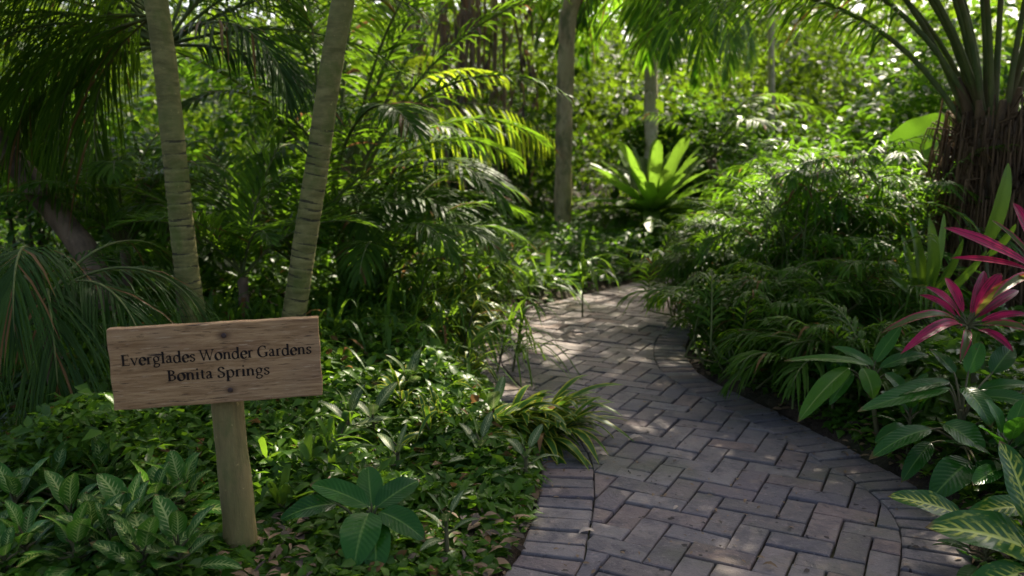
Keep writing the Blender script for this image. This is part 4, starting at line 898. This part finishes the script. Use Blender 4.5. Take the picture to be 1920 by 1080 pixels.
def ginger(name, label, cat, base, n, Lr, Wr, mat, seed, azr, elev=(30, 80), droop=.7, stalks=7, height=.15, spread=.12, wp=(.5, .8)):
    """fountain of long leaves; each leaf a part"""
    r = np.random.default_rng(seed); b = np.array(base, float); b[2] = gz1(b[0], b[1]) - .02; t = empty(name, b, label, cat)
    hs = []
    for k in range(stalks):
        f = Fol()
        s = b + np.array([r.normal(0, spread), r.normal(0, spread), 0]); a = D(r.uniform(*azr)); e = s + np.array([math.sin(a) * .08, math.cos(a) * .08, height * r.uniform(.6, 1.3)])
        f.tube([s, .5 * (s + e) + np.array([0, 0, .02]), e], [.007, .006, .004], 5, 0); hs.append((s, e)); f.build('stem', M['stem'], t)
    for k in range(n):
        s, e = hs[k % stalks]; p = s + (e - s) * r.uniform(.35, 1); az = D(r.uniform(*azr)); el = D(r.uniform(*elev)); L = r.uniform(*Lr)
        d = np.array([math.sin(az) * math.cos(el), math.cos(az) * math.cos(el), math.sin(el)]); nr = np.array([-math.sin(az) * math.sin(el), -math.cos(az) * math.sin(el), math.cos(el)]) + r.normal(0, .2, 3)
        g = Fol(); g.leaves(p, d, nr, L, r.uniform(*Wr), droop=droop * r.uniform(.6, 1.3), nseg=8, prof=wp, fold=.3, ncol=3, wave=.02); g.build('leaf', M[mat], t, loc=p)
    return t
ginger('variegated_ginger', 'yellow-striped ginger spilling over the brick border beside the path', 'ginger', at(955, 850, 3.62), 170, (.24, .42), (.032, .046), 'ginger', 90, (30, 190), (0, 58), .45, 14, .12, .10)
ginger('variegated_ginger', 'sunlit yellow-striped ginger where the path widens, behind the ivy bed', 'ginger', at(815, 640, 5.35), 140, (.32, .52), (.035, .05), 'ginger', 91, (0, 190), (10, 75), .6, 14, .26, .18)
ginger('variegated_ginger', 'long-leaved ginger behind the sunlit one at the far left of the path', 'ginger', at(890, 575, 6.5), 150, (.42, .68), (.03, .045), 'grassy', 92, (0, 190), (15, 80), .65, 14, .35, .25)
for k, (x, y, yy, az, lab) in enumerate([(720, 640, 5.2, (20, 200), 'right of the sign board'), (640, 660, 4.7, (30, 200), 'touching the upper right corner of the sign'), (800, 560, 6.0, (20, 200), 'under the arching areca fronds'), (560, 640, 4.9, (60, 250), 'behind the sign between the trunks'), (880, 530, 7.1, (30, 190), 'farther back below the yellow frond'), (300, 660, 4.4, (100, 270), 'behind the left half of the sign'), (940, 500, 8.2, (20, 200), 'beyond the bend left of the brown trunk'), (700, 500, 7.2, (20, 200), 'at the foot of the areca palm'), (770, 690, 4.75, (10, 180), 'low down by the ivy bed, nearer than the others')]):
    ginger('strap_grass', 'clump of narrow strap grass ' + lab, 'grass clump', at(x, y, yy), 150, (.45, .85), (.014, .026), 'grassy', 100 + k, az, (25, 85), .75, 12, .22, .2, (.25, .6))

ginger('fountain_grass', 'tall fountain of long arching strap leaves right of the right ringed trunk', 'grass clump', at(690, 570, 5.35), 130, (.6, 1.0), (.022, .034), 'grassy', 120, (0, 360), (45, 88), .75, 14, .35, .13, (.25, .6))
ginger('fountain_grass', 'arching strap-leaf clump below the yellow-green frond curtain', 'grass clump', at(850, 520, 6.9), 130, (.6, 1.0), (.024, .036), 'grassy', 121, (0, 360), (45, 88), .75, 14, .35, .15, (.25, .6))
ginger('fountain_grass', 'strap-leaf clump filling the gap between the two ringed trunks', 'grass clump', at(455, 640, 4.75), 100, (.5, .8), (.018, .028), 'grassy', 122, (0, 360), (50, 88), .6, 12, .25, .12, (.25, .6))
for k, (x, y, yy, lab) in enumerate([(620, 770, 4.1, 'below the right corner of the sign'), (530, 850, 3.35, 'right beside the sign post'), (800, 780, 4.0, 'in the middle of the ivy bed, farther back'), (870, 860, 3.45, 'in the ivy bed beside the ginger'), (690, 700, 4.5, 'behind the ivy bed, below the fountain grass'), (860, 710, 4.4, 'by the path where it widens'), (330, 820, 3.6, 'under the left half of the sign board'), (600, 900, 3.05, 'behind the six-leaved glossy plant')]):
    ginger('bladed_plant', 'low tuft of arching green blades ' + lab, 'grass clump', at(x, y, yy), 60, (.2, .38), (.02, .034), 'ginger' if k in (2, 3, 5) else 'grassy', 140 + k, (0, 360), (20, 80), .6, 8, .14, .10, (.4, .7))
# right bank: bamboo palms in fountains
def fountain(label, base, n, L, leaf, seed, azr=(0, 360), elev=(45, 85), h=.35, mats=None, w=.02, nl=13, name='bamboo_palm'):
    r = np.random.default_rng(seed); b = np.array(base, float); b[2] = gz1(b[0], b[1]) - .03; t = empty(name, b, label, 'palm')
    g = []
    for k in range(n):
        f = Fol()
        s = b + np.array([r.normal(0, .16), r.normal(0, .16), 0]); hh = h * r.uniform(.15, 1.25); e = s + np.array([r.normal(0, .08), r.normal(0, .08), hh])
        f.tube([s, .5 * (s + e), e], [.007, .006, .005], 5, 1, cap=False); g.append((f, e))
    for f, e in g:
        frond(f, e, D(r.uniform(*azr)), D(r.uniform(*elev)), L * r.uniform(.7, 1.25), D(r.uniform(60, 120)), leaf, n=nl, w=w, droop=.5, vee=.1, bare=.22, prad=.005, spread=40, tipspread=12, nseg=3); f.build('frond', mats or PM, t)
fountain('fine-leaved bamboo palm overhanging the inner bend of the path', at(1350, 612, 6.1), 90, .55, .26, 200, h=.35, w=.018)
fountain('fountain-shaped bamboo palm in the middle of the right bank', at(1510, 640, 5.6), 110, .80, .32, 201, h=.62, w=.017, elev=(50, 88), mats=[M['palm_mid'], M['petiole']])
fountain('bamboo palm below the elephant ear leaf', at(1620, 620, 5.9), 90, .80, .32, 202, h=.6, w=.017, elev=(50, 88), mats=[M['palm_mid'], M['petiole']])
fountain('bamboo palm behind the bend, farther back than the others', at(1500, 560, 7.3), 80, .85, .32, 203, h=.7, w=.019, elev=(50, 88), mats=[M['palm_mid'], M['petiole']])
fountain('low dark bamboo palm close to the mossy bank', at(1430, 700, 4.75), 70, .5, .26, 204, h=.18, w=.017)
fountain('low dark bamboo palm under the lower ti plant', at(1600, 730, 4.1), 70, .5, .24, 205, h=.18, w=.017)
fountain('dark bamboo palm between strap leaves and bank', at(1540, 690, 4.8), 70, .6, .26, 206, h=.25, w=.017)

# ---------------------------------------------------------------- ground covers
def cover(name, label, n, box, mask, size, hgt, mat, seed, wr=(.4, .6), elev=(.0, .6), nseg=3, dens=None, flat=.5):
    r = np.random.default_rng(seed); x = r.uniform(box[0], box[1], n); y = r.uniform(box[2], box[3], n)
    d = edge_dist(x, y); k = ~inside(OUTER, x, y) & (d > .05); 
    if mask is not None: k &= mask(x, y, d)
    x, y, d = x[k], y[k], d[k]; N = len(x); g = gz(x, y)
    H = hgt * (.55 + .45 * wob(x, y, 2.4, seed)) * np.clip(d / .35, .25, 1)
    z = g + .01 + np.maximum(H, .02) * r.random(N) ** .6
    a = r.uniform(0, 6.283, N); el = r.uniform(*elev, N)
    ax = np.stack([np.cos(a) * np.cos(el), np.sin(a) * np.cos(el), np.sin(el)], 1)
    nr = np.stack([r.normal(0, flat, N), r.normal(-.15, flat, N), np.ones(N)], 1)
    L = size * r.uniform(.55, 1.3, N)
    f = Fol(); f.leaves(np.stack([x, y, z], 1), ax, nr, L, L * r.uniform(*wr, N), droop=r.uniform(.1, .6, N), nseg=nseg, prof=(.5, .75), fold=.3, mat=0)
    o = f.build(name, mat); tag(o, label, 'ground cover', kind='stuff'); return o
left = lambda x, y, d: (x < .35) & ~((x < -.55) & (y < 2.62) & (r0.random(len(x)) < .45))
r0 = np.random.default_rng(1)
cover('ivy_bed', 'ivy-like small-leaved ground cover left of the path', 42000, (-2.6, .5, 2.75, 5.2), lambda x, y, d: (x < .6) & (x > -.62 * y - .2), .072, .30, M['cover'], 300, elev=(-.2, .9), wr=(.26, .5), nseg=2)
cover('ivy_bed', 'thin ivy among brown leaf litter at the bottom edge', 13000, (-1.9, .15, 2.1, 2.9), lambda x, y, d: (wob(x, y, 3, 9) > -.75), .055, .12, M['cover'], 301)
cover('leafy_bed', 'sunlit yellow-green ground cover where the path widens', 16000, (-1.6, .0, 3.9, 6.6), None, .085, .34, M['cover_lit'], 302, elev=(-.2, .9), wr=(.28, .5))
cover('leafy_bed', 'darker leaf bed behind the sign and palm trunks', 20000, (-6, -.6, 4.6, 9), lambda x, y, d: x > -.75 * y, .10, .46, M['cover'], 303, elev=(-.2, .9), wr=(.28, .5), nseg=2)
cover('leafy_bank', 'dense glossy ground cover beyond the bend of the path', 26000, (-2.2, 4.8, 7.0, 13), lambda x, y, d: (y > 6.6) & (x < 2.9 + .2 * y) & ~((x > 1.6) & (y < 8.2)), .12, .42, M['shrub'], 304, wr=(.35, .5), nseg=2)
cover('mossy_bank', 'low mossy plants along the inner bank of the path', 44000, (.9, 3.2, 2.3, 8.0), lambda x, y, d: (x > .9) & (d < .5) & (d > .06), .05, .13, M['cover'], 305, wr=(.5, .8), nseg=2)
cover('leafy_bank', 'dark undergrowth on the bank right of the path', 36000, (1.1, 4.6, 2.4, 7.5), lambda x, y, d: (x > .9) & (d > .16), .10, .36, M['shrub'], 306, wr=(.3, .5), elev=(-.2, .8), nseg=2)
def litter(name, label, n, box, mask, size, mat, seed, lift=.006):
    r = np.random.default_rng(seed); x = r.uniform(box[0], box[1], n); y = r.uniform(box[2], box[3], n); k = mask(x, y); x, y = x[k], y[k]; N = len(x)
    ins = inside(OUTER, x, y); z = np.where(ins, .003, gz(x, y) + .012) + r.random(N) * lift
    a = r.uniform(0, 6.283, N); L = size * r.uniform(.4, 1.3, N)
    f = Fol(); f.leaves(np.stack([x, y, z], 1), np.stack([np.cos(a), np.sin(a), r.normal(.05, .1, N)], 1), np.stack([r.normal(0, .25, N), r.normal(0, .25, N), np.ones(N)], 1), L, L * r.uniform(.25, .55, N), droop=.0, arch=r.uniform(0, .15, N), nseg=3, prof=(.5, .7), fold=.25)
    o = f.build(name, mat); tag(o, label, 'leaf litter', kind='stuff')
litter('leaf_litter', 'brown dead leaves on the soil of the planting beds', 6000, (-2.2, 3.0, 2.1, 7), lambda x, y: ~inside(OUTER, x, y), .06, M['litter'], 400, .03)
litter('leaf_litter', 'heap of brown and tan leaves at the bottom edge beside the border', 450, (-.9, .1, 2.15, 2.75), lambda x, y: ~inside(OUTER, x, y), .055, M['litter'], 403, .05)
litter('path_litter', 'small dark crumbs and leaf bits scattered on the bricks', 1500, (-.3, 2.6, 2.2, 8.5), lambda x, y: inside(OUTER, x, y), .021, M['litter'], 401)
litter('border_litter', 'dead leaf bits gathered along the brick borders', 2600, (-.4, 2.6, 2.2, 8.0), lambda x, y: inside(OUTER, x, y) & (edge_dist(x, y) < .09), .026, M['litter'], 402)
for px, py, s, rz, lab, m in [(1178, 828, .07, .3, 'pale curled fallen leaf on the bricks near the ginger', 'pale_litter'), (1112, 858, .065, -.2, 'pale fallen leaf at the tip of the ginger by the border', 'pale_litter'), (1085, 1003, .055, .1, 'pale fallen leaf on the border bricks at the bottom', 'pale_litter'), (1263, 958, .03, .8, 'tiny curled tan leaf in the middle of the path', 'pale_litter'), (1395, 945, .026, 1.0, 'small yellowish leaf crumb on a middle brick', 'litter'), (1430, 1062, .045, -.6, 'thin brown leaf at the bottom edge of the path', 'litter'), (1226, 783, .03, .4, 'yellow leaf bit on a brick above the pale curled leaf', 'pale_litter')]:
    a = (px - 960) / FPX; bq = -(py - 540) / FPX; d = np.array([a, CT + bq * ST, -ST + bq * CT]); p = d * (-CAM_H / d[2]); p[2] = .006
    f = Fol(); f.leaves(p, (math.cos(rz), math.sin(rz), .08), (.1, -.1, 1), s, s * .42, arch=.14, nseg=6, prof=(.5, .7), fold=.5, ncol=5, wave=.08)
    tag(f.build('fallen_leaf', M[m], loc=p), lab, 'leaf', 'fallen leaves on the path')

# ---------------------------------------------------------------- shrubs and the wood behind
def shrub(label, base, rad, n, per, size, mat, seed, name='leafy_shrub', zc=None):
    b = np.array(base, float); b[2] = gz1(b[0], b[1]) - .05; t = empty(name, b, label, 'shrub')
    c = b + np.array([0, 0, zc if zc else rad[2] * .95]); f = Fol(); C = crown_leaves(f, c, rad, n, per, size, seed, mat=0, csize=.3, shell=.1)
    f.build('foliage', mat, t, kind='stuff'); r = np.random.default_rng(seed)
    for k in range(10):
        g = Fol(); e = C[r.integers(len(C))]; g.tube(curve([b + np.array([r.normal(0, .06), r.normal(0, .06), 0]), .5 * (b + e) + np.array([0, 0, .15]), e], 8), np.linspace(.018, .005, 8), 5, 0, cap=False); g.build('stem', M['stem'], t)
shrub('bright small-leaved shrub left of the shaggy palm trunk', (xat(1620, 400, 7.6), 7.6, 0), (.9, .7, .8), 190, 36, .085, M['shrub'], 500)
shrub('small-leaved shrub behind the bamboo palms with sparkling leaves', (xat(1500, 400, 9.2), 9.2, 0), (1.1, .8, .85), 210, 36, .095, M['shrub'], 501)
shrub('broad dark bush behind the pale trunk', (xat(1345, 330, 12.0), 12.0, 0), (1.55, .8, 1.0), 260, 36, .12, M['shrub'], 502)
shrub('dark bush between the areca palm and the brown trunk', (xat(900, 420, 12.0), 12.0, 0), (1.4, .8, 1.0), 200, 36, .12, M['shrub'], 503)
shrub('shadowy bush behind the left ringed trunk', (xat(330, 450, 6.4), 6.4, 0), (1.2, .8, .75), 110, 34, .10, M['shrub'], 504)
shrub('shadowy bush at the left edge behind the slanting trunk', (xat(60, 450, 6.6), 6.6, 0), (1.2, .9, .9), 110, 34, .11, M['shrub'], 505)
shrub('tall bush behind the shaggy palm at the right edge', (xat(1800, 300, 8.8), 8.8, 0), (1.4, .9, 1.35), 220, 34, .12, M['shrub'], 506)
shrub('round bush between the ringed trunks farther back', (xat(480, 300, 8.5), 8.5, 0), (1.3, .9, 1.2), 120, 34, .12, M['shrub'], 507)

def thicket():
    r = np.random.default_rng(60); f = Fol()
    n = 1500; y = 11.5 + 14 * r.random(n) ** 1.2; x = r.uniform(-1, 1, n) * (.72 * y + 1.5); top = 2.3 + .22 * (y - 11) + .9 * wob(x, y, .5, 61)
    z = r.random(n) ** .8 * np.maximum(top, 1)
    C = np.stack([x, y, z], 1); per = 64; sz = np.repeat(r.choice([.09, .12, .16, .22], n), per); cs = np.repeat(r.uniform(.25, .6, n), per)
    B = np.repeat(C, per, 0) + r.normal(size=(n * per, 3)) * (cs[:, None] * np.array([.8, .8, .65])); B[:, 2] = np.maximum(B[:, 2], .05); N = len(B)
    ax = nz(np.c_[r.normal(size=(N, 2)), r.normal(-.25, .5, N)]); nr = nz(np.c_[r.normal(0, .6, (N, 2)), np.ones(N)]); L = sz * r.uniform(.6, 1.3, N)
    f.leaves(B, ax, nr, L, L * r.uniform(.35, .6, N), droop=.25, nseg=2, prof=(.5, .7), fold=.2, ncol=2, rnd=np.clip(np.repeat(r.random(n), per) * .65 + r.random(N) * .35, 0, 1))
    o = f.build('thicket', M['wood_leaf']); tag(o, 'sunlit tangle of leaves filling the back of the garden', 'thicket', kind='stuff')
    f = Fol(); n = 1900; y = r.uniform(25, 42, n); x = r.uniform(-1, 1, n) * (.75 * y); z = r.random(n) * (7 + 2.5 * wob(x, y, .3, 62)); C = np.stack([x, y, z], 1); per = 27
    B = np.repeat(C, per, 0) + r.normal(size=(n * per, 3)) * .9; N = len(B); ax = nz(r.normal(size=(N, 3))); nr = nz(np.c_[r.normal(0, .6, (N, 2)), np.ones(N)]); L = .5 * r.uniform(.6, 1.3, N)
    f.leaves(B, ax, nr, L, L * .5, droop=.2, nseg=2, prof=(.5, .7), fold=.2, ncol=2, rnd=np.clip(np.repeat(r.random(n), per) * .6 + r.random(N) * .4, 0, 1))
    o = f.build('far_wood', M['wood_leaf']); tag(o, 'far-off wall of trees behind the tangle', 'wood', kind='stuff')
thicket()
# brown strands hanging left of the brown trunk
def roots():
    r = np.random.default_rng(70); b = at(880, 420, 11.2); b[2] = gz1(b[0], b[1]); t = empty('fig_tree', b, 'brown hanging roots and dry stems left of the brown trunk', 'tree')
    for k in range(26):
        x = r.uniform(735, 1015); yy = r.uniform(10.8, 12.2); p0 = at(x, -120, yy); p1 = at(x + r.normal(0, 14), r.uniform(180, 400), yy)
        if k % 3 == 0: p1[2] = gz1(p1[0], p1[1])
        q = curve([p0, p0 * .6 + p1 * .4 + r.normal(0, .05, 3), p0 * .3 + p1 * .7 + r.normal(0, .05, 3), p1], 14)
        g = Fol(); g.tube(q, r.uniform(.008, .028) * np.linspace(1.1, .8, 14) * (1 + .15 * np.sin(np.arange(14) * 1.7 + k)), 6, 0); g.build('root', M['root'], t)
    f = Fol(); N = 500; x = r.uniform(730, 1010, N); P = np.array([at(a, c, e) for a, c, e in zip(x, r.uniform(-60, 320, N), r.uniform(10.6, 11.8, N))])
    f.leaves(P, np.c_[r.normal(0, .25, (N, 2)), -np.ones(N)], r.normal(size=(N, 3)), r.uniform(.12, .32, N), r.uniform(.03, .06, N), nseg=2, arch=.06); f.build('dry_leaves', M['litter'], t, kind='stuff')
    f = Fol(); c = np.array([-1.5, 15.0, 6.5]); crown_leaves(f, c, (4.5, 4.5, 1.4), 300, 26, .2, 71); carve(f); f.build('crown', M['canopy'], t, kind='stuff')
roots()
